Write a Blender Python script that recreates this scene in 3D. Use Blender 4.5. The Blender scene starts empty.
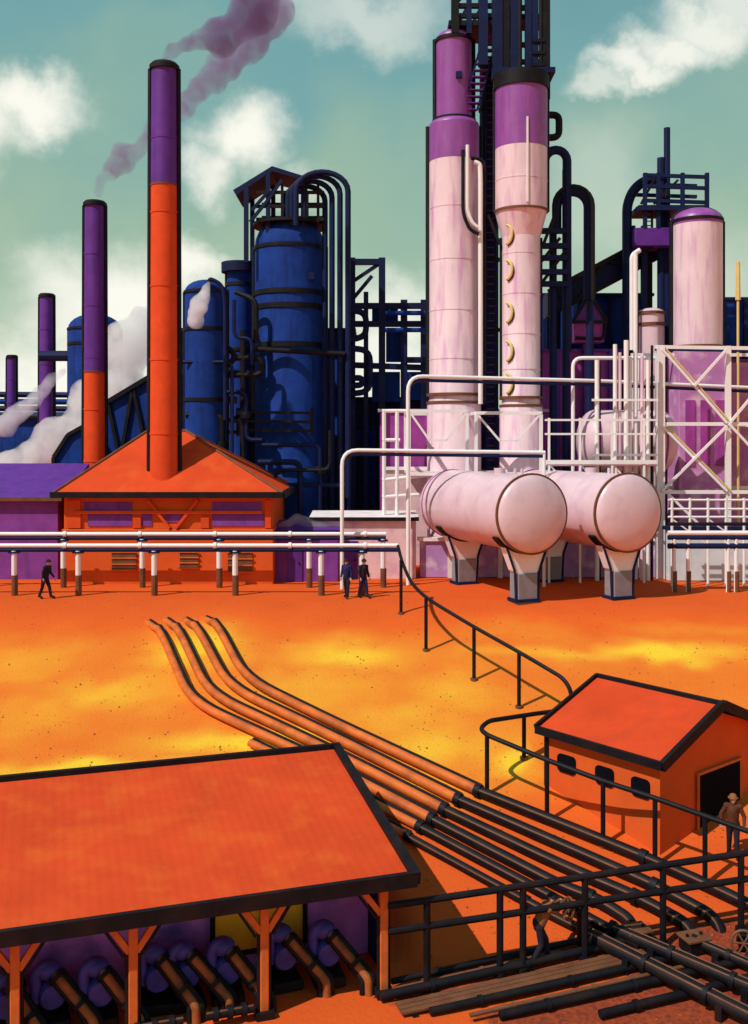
import bpy, bmesh, math, random
from mathutils import Vector, Matrix, noise
random.seed(7)
R = math.radians
PI = math.pi
scn = bpy.context.scene
COL = scn.collection

# ------------------------------------------------------------------ camera model
F, CX, HY, CZ = 1000.0, 374.0, 440.0, 7.4      # focal in px, centre column, horizon row, eye height


def W(px, py, Y):
    return Vector(((px - CX) * Y / F, Y, CZ - (py - HY) * Y / F))


def XX(px, Y):
    return (px - CX) * Y / F


def ZZ(py, Y):
    return CZ - (py - HY) * Y / F


def smooth01(t):
    t = max(0.0, min(1.0, t))
    return t * t * (3 - 2 * t)


def gz0(y):
    # refinery pad at 0, a hillside down towards the viewer, a low yard in front
    def lin(yy):
        if yy > 45.5:
            return 0.0
        if yy < 23.9:
            return -5.62
        return -0.26 * (45.5 - yy)
    return sum(lin(y + d) for d in (-1.2, -0.6, 0, 0.6, 1.2)) / 5.0 - 0.1 * (1 - smooth01((y - 20) / 20))


def gz(x, y):
    z = gz0(y)
    # the pump shed stands on a level bench cut into the slope
    s = (x - SE[0]) * D1[0] + (y - SE[1]) * D1[1]
    r = (x - SE[0]) * D2[0] + (y - SE[1]) * D2[1]
    if s < 0.9 and -0.5 < r < 5.6:
        k = smooth01((0.9 - s) / 0.7) * smooth01((5.6 - r) / 0.6)
        z = z * (1 - k) + FLOOR * k
    return z


D1 = (0.951, 0.309)      # along the pump shed, away to the right
D2 = (-0.309, 0.951)     # across it, away from the viewer
SE = (0.90, 23.6)        # right front corner of the shed eave
FLOOR = -5.70


def hit(px, py):
    """point of the ground seen at a picture position"""
    y = 15.0
    while y < 400:
        if CZ - (py - HY) * y / F <= gz0(y):
            return Vector(((px - CX) * y / F, y, gz0(y)))
        y += 0.02
    return W(px, py, 60)


# ------------------------------------------------------------------ materials
def paint(name, col, rough=0.55, var=0.18, scale=1.2, bump=0.06, metal=0.0, stain_shade=None, stain_shade_amt=0.0, spec=0.4, streak=0.0, corr=None):
    m = bpy.data.materials.new(name)
    m.use_nodes = True
    nt = m.node_tree
    bs = nt.nodes['Principled BSDF']
    tc = nt.nodes.new('ShaderNodeNewGeometry')
    n1 = nt.nodes.new('ShaderNodeTexNoise')
    n1.inputs['Scale'].default_value = scale
    n1.inputs['Detail'].default_value = 6
    n1.inputs['Roughness'].default_value = 0.65
    nt.links.new(tc.outputs['Position'], n1.inputs['Vector'])
    n2 = nt.nodes.new('ShaderNodeTexNoise')
    n2.inputs['Scale'].default_value = 26
    n2.inputs['Detail'].default_value = 3
    nt.links.new(tc.outputs['Position'], n2.inputs['Vector'])
    mix = nt.nodes.new('ShaderNodeMix')
    mix.data_type = 'RGBA'
    c = Vector(col)
    mix.inputs[6].default_value = (*[max(0, v * (1 - var)) for v in c], 1)
    mix.inputs[7].default_value = (*[min(1, v * (1 + var)) for v in c], 1)
    add = nt.nodes.new('ShaderNodeMath')
    add.operation = 'MULTIPLY_ADD'
    add.inputs[1].default_value = 0.45
    nt.links.new(n2.outputs['Fac'], add.inputs[0])
    sub = nt.nodes.new('ShaderNodeMapRange')
    sub.inputs[1].default_value = 0.3
    sub.inputs[2].default_value = 0.75
    sub.inputs[3].default_value = -0.2
    sub.inputs[4].default_value = 0.8
    nt.links.new(n1.outputs['Fac'], sub.inputs[0])
    nt.links.new(sub.outputs[0], add.inputs[2])
    nt.links.new(add.outputs[0], mix.inputs[0])
    out = mix.outputs[2]
    if stain_shade is not None:
        n3 = nt.nodes.new('ShaderNodeTexNoise')
        n3.inputs['Scale'].default_value = 1.0
        n3.inputs['Detail'].default_value = 5
        mp = nt.nodes.new('ShaderNodeMapping')
        mp.inputs['Scale'].default_value = (2.6, 2.6, 0.35) if streak else (1.1, 1.1, 1.1)
        nt.links.new(tc.outputs['Position'], mp.inputs['Vector'])
        nt.links.new(mp.outputs[0], n3.inputs['Vector'])
        mr = nt.nodes.new('ShaderNodeMapRange')
        mr.inputs[1].default_value = 0.5
        mr.inputs[2].default_value = 0.72
        mr.inputs[4].default_value = stain_shade_amt
        nt.links.new(n3.outputs['Fac'], mr.inputs[0])
        mx = nt.nodes.new('ShaderNodeMix')
        mx.data_type = 'RGBA'
        nt.links.new(mr.outputs[0], mx.inputs[0])
        nt.links.new(out, mx.inputs[6])
        mx.inputs[7].default_value = (*stain_shade, 1)
        out = mx.outputs[2]
    nt.links.new(out, bs.inputs['Base Color'])
    bs.inputs['Roughness'].default_value = rough
    bs.inputs['Metallic'].default_value = metal
    bs.inputs['Specular IOR Level'].default_value = spec
    if bump:
        b = nt.nodes.new('ShaderNodeBump')
        b.inputs['Strength'].default_value = bump
        b.inputs['Distance'].default_value = 0.05
        nt.links.new(n2.outputs['Fac'], b.inputs['Height'])
        nt.links.new(b.outputs[0], bs.inputs['Normal'])
        if corr is not None:
            # shallow ribs of the roofing sheets running down the slope
            dt = nt.nodes.new('ShaderNodeVectorMath')
            dt.operation = 'DOT_PRODUCT'
            nt.links.new(tc.outputs['Position'], dt.inputs[0])
            dt.inputs[1].default_value = corr
            sn = nt.nodes.new('ShaderNodeMath')
            sn.operation = 'MULTIPLY'
            sn.inputs[1].default_value = 2 * PI / 0.24
            nt.links.new(dt.outputs['Value'], sn.inputs[0])
            s2 = nt.nodes.new('ShaderNodeMath')
            s2.operation = 'SINE'
            nt.links.new(sn.outputs[0], s2.inputs[0])
            b2 = nt.nodes.new('ShaderNodeBump')
            b2.inputs['Strength'].default_value = 0.13
            b2.inputs['Distance'].default_value = 0.012
            nt.links.new(s2.outputs[0], b2.inputs['Height'])
            nt.links.new(b.outputs[0], b2.inputs['Normal'])
            nt.links.new(b2.outputs[0], bs.inputs['Normal'])
    return m


M = {}
M['black'] = paint('black_trim_and_shade', (0.006, 0.0055, 0.009), 0.6, 0.5, 3.0, stain_shade=(0.035, 0.016, 0.010), stain_shade_amt=0.45, spec=0.2)
M['void'] = paint('dark_doorway', (0.004, 0.004, 0.008), 0.9, 0.3, spec=0.05)
M['navy'] = paint('navy_paint_and_shade', (0.006, 0.012, 0.062), 0.6, 0.35, spec=0.18)
M['blue'] = paint('blue_paint', (0.009, 0.040, 0.235), 0.75, 0.3, 0.8, stain_shade=(0.006, 0.014, 0.085), stain_shade_amt=0.65, streak=1, spec=0.12)
M['purple'] = paint('purple_paint_and_shade', (0.115, 0.022, 0.26), 0.55, 0.2, stain_shade=(0.05, 0.012, 0.15), stain_shade_amt=0.5, streak=1, spec=0.3)
M['violet'] = paint('violet_wall', (0.22, 0.05, 0.30), 0.75, 0.22, stain_shade=(0.10, 0.03, 0.22), stain_shade_amt=0.6, streak=1, spec=0.2)
M['magenta'] = paint('magenta_wall', (0.36, 0.055, 0.30), 0.7, 0.22, stain_shade=(0.16, 0.03, 0.25), stain_shade_amt=0.6, streak=1, spec=0.2)
M['orange'] = paint('orange_paint', (0.70, 0.072, 0.014), 0.7, 0.12, stain_shade=(0.55, 0.06, 0.02), stain_shade_amt=0.4, streak=1, spec=0.15)
M['roof'] = paint('red_orange_roof', (0.62, 0.062, 0.016), 0.85, 0.12, 0.5, stain_shade=(0.70, 0.11, 0.02), stain_shade_amt=0.5, spec=0.1, bump=0.15)
M['shedroof'] = paint('shed_roof_sheets', (0.62, 0.062, 0.016), 0.85, 0.14, 0.5, stain_shade=(0.70, 0.12, 0.02), stain_shade_amt=0.5, spec=0.1, bump=0.15, corr=(.951, .309, 0))
M['hutroof'] = paint('hut_roof_sheets', (0.60, 0.060, 0.016), 0.85, 0.14, 0.6, stain_shade=(0.46, 0.05, 0.02), stain_shade_amt=0.5, spec=0.1, bump=0.15, corr=(-.636, .772, 0))
M['lilac'] = paint('lilac_shade_wall', (0.44, 0.24, 0.52), 0.75, 0.15, 0.8, stain_shade=(0.80, 0.72, 0.74), stain_shade_amt=0.8, spec=0.2)  # purple shade under the tanks put into the pale wall's colour
M['lilacpanel'] = paint('faded_lilac_panel', (0.50, 0.20, 0.46), 0.7, 0.25, 0.5, stain_shade=(0.72, 0.50, 0.60), stain_shade_amt=0.9, spec=0.2)
M['pumppipe'] = paint('worn_pump_pipe', (0.36, 0.10, 0.025), 0.6, 0.35, 3, stain_shade=(0.03, 0.015, 0.02), stain_shade_amt=0.7, spec=0.3)
M['wallorange'] = paint('orange_plaster', (0.68, 0.105, 0.02), 0.85, 0.12, 0.7, stain_shade=(0.72, 0.09, 0.02), stain_shade_amt=0.5, spec=0.1)
M['rust'] = paint('rust_pipe', (0.62, 0.13, 0.02), 0.6, 0.25, 2.0, stain_shade=(0.25, 0.05, 0.02), stain_shade_amt=0.6, spec=0.3)
M['timber'] = paint('orange_timber', (0.60, 0.14, 0.03), 0.8, 0.2, 3.0, spec=0.15)
M['brown'] = paint('brown_pipe_and_highlight', (0.16, 0.06, 0.028), 0.6, 0.3, 2.0, spec=0.3)
M['pink'] = paint('pale_pink_paint', (0.79, 0.59, 0.65), 0.36, 0.08, 0.6, stain_shade=(0.55, 0.22, 0.46), stain_shade_amt=0.7, streak=1, spec=0.75, bump=0.02)  # magenta streaks put in as the shade on the pink shells
M['mauve'] = paint('mauve_shade', (0.25, 0.06, 0.31), 0.42, 0.2, 0.6, stain_shade=(0.40, 0.11, 0.36), stain_shade_amt=0.6, streak=1, spec=0.5, bump=0.02)  # shade on the column heads painted as mauve
M['tank'] = paint('dusty_pink_tank', (0.70, 0.50, 0.57), 0.3, 0.08, 0.6, stain_shade=(0.52, 0.31, 0.42), stain_shade_amt=0.5, spec=0.5, bump=0.02)
M['white'] = paint('white_paint', (0.84, 0.79, 0.80), 0.45, 0.05, spec=0.4)
M['cream'] = paint('cream_wall', (0.80, 0.72, 0.72), 0.75, 0.08, stain_shade=(0.55, 0.42, 0.62), stain_shade_amt=0.55, spec=0.2)
M['palepink'] = paint('pale_pink_wall', (0.76, 0.52, 0.54), 0.75, 0.1, stain_shade=(0.48, 0.18, 0.42), stain_shade_amt=0.6, spec=0.2)
M['paleblue'] = paint('pale_blue_wall', (0.58, 0.66, 0.72), 0.75, 0.08, stain_shade=(0.75, 0.72, 0.7), stain_shade_amt=0.6, spec=0.2)
M['grey'] = paint('grey_concrete', (0.25, 0.22, 0.24), 0.9, 0.15, 3.0, spec=0.2, bump=0.2)
M['yellow'] = paint('sunlit_yellow', (0.85, 0.48, 0.03), 0.7, 0.15, spec=0.2)
M['yellowpipe'] = paint('yellow_pipe', (0.70, 0.52, 0.18), 0.5, 0.1)
M['skin'] = paint('skin', (0.55, 0.27, 0.17), 0.6, 0.1, 6)
M['cloth_dark'] = paint('dark_cloth', (0.022, 0.018, 0.03), 0.9, 0.3, 6, spec=0.1)
M['cloth_navy'] = paint('navy_cloth', (0.02, 0.022, 0.09), 0.9, 0.3, 6, spec=0.1)
M['cloth_brown'] = paint('brown_cloth', (0.26, 0.10, 0.04), 0.9, 0.3, 6, spec=0.1)
M['cloth_rust'] = paint('dark_rust_cloth', (0.10, 0.035, 0.018), 0.9, 0.35, 6, spec=0.1)
M['cloth_purple'] = paint('purple_cloth', (0.14, 0.05, 0.22), 0.9, 0.3, 6, spec=0.1)
M['pump'] = paint('pump_blue', (0.05, 0.045, 0.30), 0.5, 0.35, 3, spec=0.3)
M['shedwall'] = paint('shed_wall_purple', (0.50, 0.18, 0.74), 0.8, 0.3, 0.9, stain_shade=(0.07, 0.06, 0.34), stain_shade_amt=0.85, spec=0.15)


# ------------------------------------------------------------------ mesh builder
def frame(d):
    d = d.normalized()
    up = Vector((0, 0, 1)) if abs(d.z) < 0.95 else Vector((0, 1, 0))
    u = d.cross(up).normalized()
    v = u.cross(d).normalized()
    return u, v


def fillet(pts, rad, n=5):
    pts = [Vector(p) for p in pts]
    out = [pts[0]]
    for i in range(1, len(pts) - 1):
        a, b, c = pts[i - 1], pts[i], pts[i + 1]
        d0, d1 = (a - b), (c - b)
        r = min(rad, d0.length * 0.48, d1.length * 0.48)
        p, q = b + d0.normalized() * r, b + d1.normalized() * r
        for k in range(n + 1):
            t = k / n
            out.append((p * (1 - t) + b * t) * (1 - t) + (b * (1 - t) + q * t) * t)
    out.append(pts[-1])
    return out


class MB:
    def __init__(s):
        s.v, s.f = [], []

    def tube(s, pts, r, seg=10, taper=None):
        pts = [Vector(p) for p in pts]
        b = len(s.v)
        n = len(pts)
        u = None
        for i, p in enumerate(pts):
            d = (pts[min(i + 1, n - 1)] - pts[max(i - 1, 0)])
            if d.length < 1e-9:
                d = Vector((0, 0, 1))
            d.normalize()
            if u is None:
                u, v = frame(d)
            else:
                u = (u - d * u.dot(d))
                if u.length < 1e-6:
                    u, v = frame(d)
                u.normalize()
                v = u.cross(d).normalized()
            rr = r if taper is None else r + (taper - r) * i / (n - 1)
            for k in range(seg):
                a = 2 * PI * k / seg
                s.v.append(p + u * (rr * math.cos(a)) + v * (rr * math.sin(a)))
        for i in range(n - 1):
            for k in range(seg):
                s.f.append((b + i * seg + k, b + i * seg + (k + 1) % seg, b + (i + 1) * seg + (k + 1) % seg, b + (i + 1) * seg + k))
        s.f.append(tuple(b + k for k in range(seg))[::-1])
        s.f.append(tuple(b + (n - 1) * seg + k for k in range(seg)))
        return s

    def lathe(s, c, prof, seg=32, axis=(0, 0, 1)):
        c = Vector(c)
        ax = Vector(axis).normalized()
        u, v = frame(ax)
        rings = []
        for r, h in prof:
            if r < 1e-6:
                s.v.append(c + ax * h)
                rings.append([len(s.v) - 1])
            else:
                idx = []
                for k in range(seg):
                    a = 2 * PI * k / seg
                    s.v.append(c + ax * h + u * (r * math.cos(a)) + v * (r * math.sin(a)))
                    idx.append(len(s.v) - 1)
                rings.append(idx)
        for A, B in zip(rings[:-1], rings[1:]):
            for k in range(seg):
                k2 = (k + 1) % seg
                if len(A) == 1 and len(B) == 1:
                    break
                if len(A) == 1:
                    s.f.append((A[0], B[k2], B[k]))
                elif len(B) == 1:
                    s.f.append((A[k], A[k2], B[0]))
                else:
                    s.f.append((A[k], A[k2], B[k2], B[k]))
        return s

    def box(s, c, size, ax=None):
        c = Vector(c)
        if ax is None:
            ax = (Vector((1, 0, 0)), Vector((0, 1, 0)), Vector((0, 0, 1)))
        h = [Vector(a).normalized() * (z / 2) for a, z in zip(ax, size)]
        b = len(s.v)
        for sx in (-1, 1):
            for sy in (-1, 1):
                for sz in (-1, 1):
                    s.v.append(c + h[0] * sx + h[1] * sy + h[2] * sz)
        for q in ((0, 1, 3, 2), (4, 6, 7, 5), (0, 4, 5, 1), (2, 3, 7, 6), (0, 2, 6, 4), (1, 5, 7, 3)):
            s.f.append(tuple(b + i for i in q))
        return s

    def bar(s, p, q, w, h=None):
        p, q = Vector(p), Vector(q)
        d = q - p
        u, v = frame(d)
        return s.box((p + q) / 2, (d.length, w, h or w), (d, u, v))

    def prism(s, poly, ext):
        poly = [Vector(p) for p in poly]
        ext = Vector(ext)
        b, n = len(s.v), len(poly)
        s.v += poly + [p + ext for p in poly]
        s.f.append(tuple(range(b, b + n))[::-1])
        s.f.append(tuple(range(b + n, b + 2 * n)))
        for k in range(n):
            s.f.append((b + k, b + (k + 1) % n, b + n + (k + 1) % n, b + n + k))
        return s

    def ball(s, c, r, seg=12):
        if not hasattr(r, '__len__'):
            r = (r, r, r)
        c = Vector(c)
        n = seg // 2
        prof = [(math.sin(PI * i / n), -math.cos(PI * i / n)) for i in range(n + 1)]
        b = len(s.v)
        s.lathe((0, 0, 0), prof, seg)
        for i in range(b, len(s.v)):
            p = s.v[i]
            s.v[i] = c + Vector((p.x * r[0], p.y * r[1], p.z * r[2]))
        return s

    def cap(s, p, q, r0, r1, seg=10):
        """rounded tapering limb"""
        p, q = Vector(p), Vector(q)
        d = q - p
        L = d.length
        prof = [(r0 * math.sin(a), -r0 * math.cos(a)) for a in [PI / 2 * i / 4 for i in range(5)]]
        prof += [(r1 * math.cos(a), L + r1 * math.sin(a)) for a in [PI / 2 * i / 4 for i in range(5)]]
        prof[0] = (0, prof[0][1])
        prof[-1] = (0, prof[-1][1])
        return s.lathe(p, prof, seg, d)

    def build(s, name, mat, parent=None, smooth=True, origin=None, ang=35, bevel=0.0):
        if origin is None:
            if parent is not None:
                origin = wloc(parent)
            else:
                xs = [p.x for p in s.v]
                ys = [p.y for p in s.v]
                origin = Vector(((min(xs) + max(xs)) / 2, (min(ys) + max(ys)) / 2, min(p.z for p in s.v)))
        me = bpy.data.meshes.new(name)
        me.from_pydata([tuple(p - origin) for p in s.v], [], s.f)
        me.validate()
        bm = bmesh.new()
        bm.from_mesh(me)
        bmesh.ops.recalc_face_normals(bm, faces=bm.faces[:])
        if bevel:
            try:
                bmesh.ops.bevel(bm, geom=[e for e in bm.edges if e.is_manifold and e.calc_face_angle(0) > 0.6], offset=bevel, segments=1, affect='EDGES')
            except Exception:
                pass
        bm.to_mesh(me)
        bm.free()
        me.materials.append(M[mat] if isinstance(mat, str) else mat)
        if smooth:
            me.shade_smooth()
            me.set_sharp_from_angle(angle=R(ang))
        o = bpy.data.objects.new(name, me)
        COL.objects.link(o)
        if parent is not None:
            o.parent = parent
            o.location = (0, 0, 0)
            o['_w'] = tuple(origin)
        else:
            o.location = origin
            o['_w'] = tuple(origin)
        return o


def wloc(o):
    return Vector(o['_w'])


def tag(o, label=None, cat=None, group=None, kind=None):
    if label:
        o['label'] = label
    if cat:
        o['category'] = cat
        o['kind'] = 'thing'
    if group:
        o['group'] = group
    if kind:
        o['kind'] = kind
    return o


def thing(name, label, cat, loc, group=None):
    o = bpy.data.objects.new(name, None)
    COL.objects.link(o)
    o.location = loc
    o.empty_display_size = 0.3
    o['_w'] = tuple(loc)
    return tag(o, label, cat, group)


def copy_tree(o, parent=None):
    c = o.copy()
    COL.objects.link(c)
    if parent:
        c.parent = parent
    for ch in list(o.children):
        copy_tree(ch, c)
    return c


def segs(root, name, lst, w, mat, h=None):
    """one mesh part per straight member"""
    for p, q in lst:
        MB().bar(p, q, w, h).build(name, mat, root)


def pipes(root, name, lst, r, mat, rad=0.5, seg=10):
    for pts in lst:
        MB().tube(fillet(pts, rad), r, seg).build(name, mat, root)


def dome(Rr, h, k=0.5, n=7):
    return [(Rr * math.cos(PI / 2 * i / n), h + k * Rr * math.sin(PI / 2 * i / n)) for i in range(n)] + [(0, h + k * Rr)]


def ring(root, c, r, w, mat, name='band', t=0.05):
    return MB().lathe(c, [(r - 0.02, -w / 2), (r + t, -w / 2), (r + t, w / 2), (r - 0.02, w / 2)], 36).build(name, mat, root)


def outline_tubes(root, c, r, z0, z1, t=0.07, mat='black'):
    for sx in (-1, 1):
        x = c[0] + sx * (r + t * 0.5)
        MB().tube([(x, c[1] - 0.02, z0), (x, c[1] - 0.02, z1)], t, 8).build('outline_tube', mat, root)  # dark tubes added at both flanks as the vessel's outline


# ------------------------------------------------------------------ ground
def axis_vals(lo, hi, step, far_lo, far_hi):
    vals = []
    x = lo
    while x <= hi + 1e-6:
        vals.append(x)
        x += step
    st, x = step, lo
    pre = []
    while x > far_lo:
        st *= 1.5
        x -= st
        pre.append(x)
    st, x = step, hi
    post = []
    while x < far_hi:
        st *= 1.5
        x += st
        post.append(x)
    return pre[::-1] + vals + post


patches = []
for px, py, rx, ry, a in ((200, 645, 42, 22, 1.0), (110, 690, 70, 16, .55), (250, 742, 90, 14, .9), (90, 772, 130, 10, 1.0), (30, 715, 70, 20, .35),
                          (350, 655, 55, 16, .75), (300, 690, 80, 22, .45), (560, 652, 80, 7, .6), (660, 652, 70, 8, .95), (450, 690, 60, 22, .5),
                          (500, 762, 28, 20, 1.1), (440, 745, 60, 26, .6), (345, 800, 60, 16, .6), (410, 790, 70, 14, .8), (400, 720, 60, 18, .5),
                          (20, 660, 50, 18, .3), (690, 628, 70, 8, .4), (520, 628, 60, 10, .3)):
    g = hit(px, py)
    patches.append((g.x, g.y, rx * g.y / F, ry * g.y * g.y / 19100.0, a))


def make_ground():
    xs = axis_vals(-30, 30, 0.3, -3500, 3500)
    ys = axis_vals(18, 64, 0.3, -400, 5000)
    nx, ny = len(xs), len(ys)
    verts, sand, cinder = [], [], []
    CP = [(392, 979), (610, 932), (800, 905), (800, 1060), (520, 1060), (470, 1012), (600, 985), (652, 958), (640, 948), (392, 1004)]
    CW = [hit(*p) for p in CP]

    def inside(x, y):
        r = False
        for i in range(len(CW)):
            a, b = CW[i], CW[i - 1]
            if (a.y > y) != (b.y > y) and x < (b.x - a.x) * (y - a.y) / (b.y - a.y) + a.x:
                r = not r
        return r
    for y in ys:
        for x in xs:
            amp = 0.035 * (1 - smooth01((abs(x) - 40) / 50)) * (1 if y < 46 else 0.3)
            z = gz(x, y) + amp * noise.noise(Vector((x * 0.7, y * 0.7, 0))) - 0.02
            verts.append((x, y, z))
            v = 0.0
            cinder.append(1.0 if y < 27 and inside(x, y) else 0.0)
            wx = x + 1.1 * noise.noise(Vector((x * .35, y * .35, 3))) + .5 * noise.noise(Vector((x * 1.1, y * 1.1, 9)))
            wy = y + .9 * noise.noise(Vector((x * .35, y * .35, 17))) + .5 * noise.noise(Vector((x * 1.1, y * 1.1, 29)))
            for ax, ay, rx, ry, a in patches:
                d = ((wx - ax) / rx) ** 2 + ((wy - ay) / ry) ** 2
                if d < 9:
                    v = max(v, a * math.exp(-d * 0.8))
            # paler soil across the middle of the slope, redder earth by the works and in the yard
            band = smooth01((y - 27.5) / 6.0) * (1 - smooth01((y - 40.5) / 5.0))
            v = .82 * v + 0.42 * band
            sand.append(v)
    faces = [(j * nx + i, j * nx + i + 1, (j + 1) * nx + i + 1, (j + 1) * nx + i) for j in range(ny - 1) for i in range(nx - 1)]
    me = bpy.data.meshes.new('ground')
    me.from_pydata(verts, [], faces)
    at = me.attributes.new('sand', 'FLOAT', 'POINT')
    at.data.foreach_set('value', sand)
    at = me.attributes.new('cinder', 'FLOAT', 'POINT')
    at.data.foreach_set('value', cinder)
    me.shade_smooth()
    m = bpy.data.materials.new('orange_earth')
    m.use_nodes = True
    nt = m.node_tree
    bs = nt.nodes['Principled BSDF']
    bs.inputs['Roughness'].default_value = 0.95
    bs.inputs['Specular IOR Level'].default_value = 0.05
    ge = nt.nodes.new('ShaderNodeNewGeometry')
    a = nt.nodes.new('ShaderNodeAttribute')
    a.attribute_name = 'sand'
    n1 = nt.nodes.new('ShaderNodeTexNoise')
    n1.inputs['Scale'].default_value = 0.45
    n1.inputs['Detail'].default_value = 7
    n1.inputs['Roughness'].default_value = 0.6
    n2 = nt.nodes.new('ShaderNodeTexNoise')
    n2.inputs['Scale'].default_value = 9
    n2.inputs['Detail'].default_value = 6
    n3 = nt.nodes.new('ShaderNodeTexVoronoi')
    n3.inputs['Scale'].default_value = 5
    for n in (n1, n2, n3):
        nt.links.new(ge.outputs['Position'], n.inputs['Vector'])
    ma = nt.nodes.new('ShaderNodeMath')
    ma.operation = 'MULTIPLY_ADD'
    ma.inputs[1].default_value = 0.42
    nt.links.new(n1.outputs['Fac'], ma.inputs[0])
    nt.links.new(a.outputs['Fac'], ma.inputs[2])
    mb = nt.nodes.new('ShaderNodeMath')
    mb.operation = 'MULTIPLY_ADD'
    mb.inputs[1].default_value = 0.16
    nt.links.new(n2.outputs['Fac'], mb.inputs[0])
    nt.links.new(ma.outputs[0], mb.inputs[2])
    cr = nt.nodes.new('ShaderNodeValToRGB')
    e = cr.color_ramp.elements
    e[0].position = 0.12
    e[0].color = (0.62, 0.085, 0.018, 1)
    e[1].position = 1.0
    e[1].color = (0.80, 0.50, 0.035, 1)
    for p, c in ((0.36, (0.69, 0.112, 0.018, 1)), (0.58, (0.73, 0.19, 0.024, 1)), (0.8, (0.77, 0.32, 0.03, 1))):
        x = e.new(p)
        x.color = c
    sc = nt.nodes.new('ShaderNodeMath')
    sc.operation = 'MULTIPLY'
    sc.inputs[1].default_value = 0.72
    nt.links.new(mb.outputs[0], sc.inputs[0])
    nt.links.new(sc.outputs[0], cr.inputs[0])
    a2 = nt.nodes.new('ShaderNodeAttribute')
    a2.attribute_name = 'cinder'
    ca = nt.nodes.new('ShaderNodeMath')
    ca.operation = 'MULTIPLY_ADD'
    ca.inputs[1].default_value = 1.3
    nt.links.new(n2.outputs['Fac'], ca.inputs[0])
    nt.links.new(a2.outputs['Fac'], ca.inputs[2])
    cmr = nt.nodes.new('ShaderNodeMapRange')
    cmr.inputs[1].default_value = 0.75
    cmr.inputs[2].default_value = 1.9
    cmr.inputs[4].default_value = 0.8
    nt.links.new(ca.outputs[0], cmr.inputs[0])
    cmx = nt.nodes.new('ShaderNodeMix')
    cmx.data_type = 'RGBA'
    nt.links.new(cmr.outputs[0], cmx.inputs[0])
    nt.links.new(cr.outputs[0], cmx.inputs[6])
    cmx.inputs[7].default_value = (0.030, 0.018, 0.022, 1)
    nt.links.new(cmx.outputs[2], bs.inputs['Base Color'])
    bu = nt.nodes.new('ShaderNodeBump')
    bu.inputs['Strength'].default_value = 0.35
    bu.inputs['Distance'].default_value = 0.06
    nt.links.new(n2.outputs['Fac'], bu.inputs['Height'])
    nt.links.new(bu.outputs[0], bs.inputs['Normal'])
    me.materials.append(m)
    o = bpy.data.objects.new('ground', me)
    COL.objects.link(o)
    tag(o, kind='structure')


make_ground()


# ------------------------------------------------------------------ smokestacks
def smokestack(px, top, base_y, wpx, Y, label, split, lower='orange'):
    c = Vector((XX(px, Y), Y, 0))
    r1 = wpx * Y / F / 2
    r0 = r1 * 1.12
    zt = ZZ(top, Y)
    zs = ZZ(split, Y) if split else -1
    t = thing('smokestack', label, 'smokestack', c, 'smokestacks of the works')

    def rad(z):
        return r0 + (r1 - r0) * z / zt
    if split:
        MB().lathe(c, [(r0, 0), (rad(zs), zs)], 28).build('shaft', lower, t)
        MB().lathe(c, [(rad(zs) + 0.012, zs), (r1, zt), (r1 * 0.8, zt), (r1 * 0.8, zt - 0.8), (0, zt - 0.8)], 28).build('shade_top', 'purple', t)  # shade on the upper shaft painted as purple
        MB().lathe(c, [(rad(zs), zs - 0.05), (rad(zs) + 0.03, zs - 0.05), (rad(zs) + 0.03, zs + 0.05), (rad(zs), zs + 0.05)], 28).build('band', 'brown', t)
    else:
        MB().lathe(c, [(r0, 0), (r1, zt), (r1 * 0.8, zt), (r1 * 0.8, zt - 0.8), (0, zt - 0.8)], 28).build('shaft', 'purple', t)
    w = max(0.16, r1 * 0.28)
    for k in range(1, 7):
        z = zt * k / 7
        MB().lathe(c, [(rad(z) - .02, z - .05), (rad(z) + .03, z - .05), (rad(z) + .03, z + .05), (rad(z) - .02, z + .05)], 28).build('strap', lower if split and z < zs else 'purple', t)
    MB().lathe(c, [(r1 - 0.01, zt - w * 1.3), (r1 + 0.1, zt - w * 1.3), (r1 + 0.1, zt - 0.02), (r1 - 0.03, zt + w * 0.6), (r1 * 0.8, zt + w * 0.6), (r1 * 0.78, zt - w)], 28).build('cap_ring', 'black', t)
    k = max(0.11, r1 * 0.21)
    for sx in (-1, 1):
        MB().tube([(c.x + sx * (r0 + k * .3), c.y - 0.05, 0.0), (c.x + sx * (r1 + k * .3), c.y - 0.05, zt - w)], k, 8).build('outline_tube', 'black', t)  # black tubes added as the stack's side outlines
    return t


smokestack(164.5, 66, 490, 26, 52.6, 'tallest smokestack, orange with the upper third in purple shade, rising through the orange hipped roof', 186)
smokestack(95, 203, 460, 20, 59.5, 'second tallest smokestack, purple shade above orange, just behind the left slope of the hipped roof', 372)
smokestack(47, 295, 440, 14, 76, 'short purple smokestack third from the right, left of the small blue domed vessel', None)
smokestack(12, 356, 440, 9.5, 92, 'shortest and thinnest purple smokestack, near the left edge above the blue pipe bridge', None)


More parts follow.
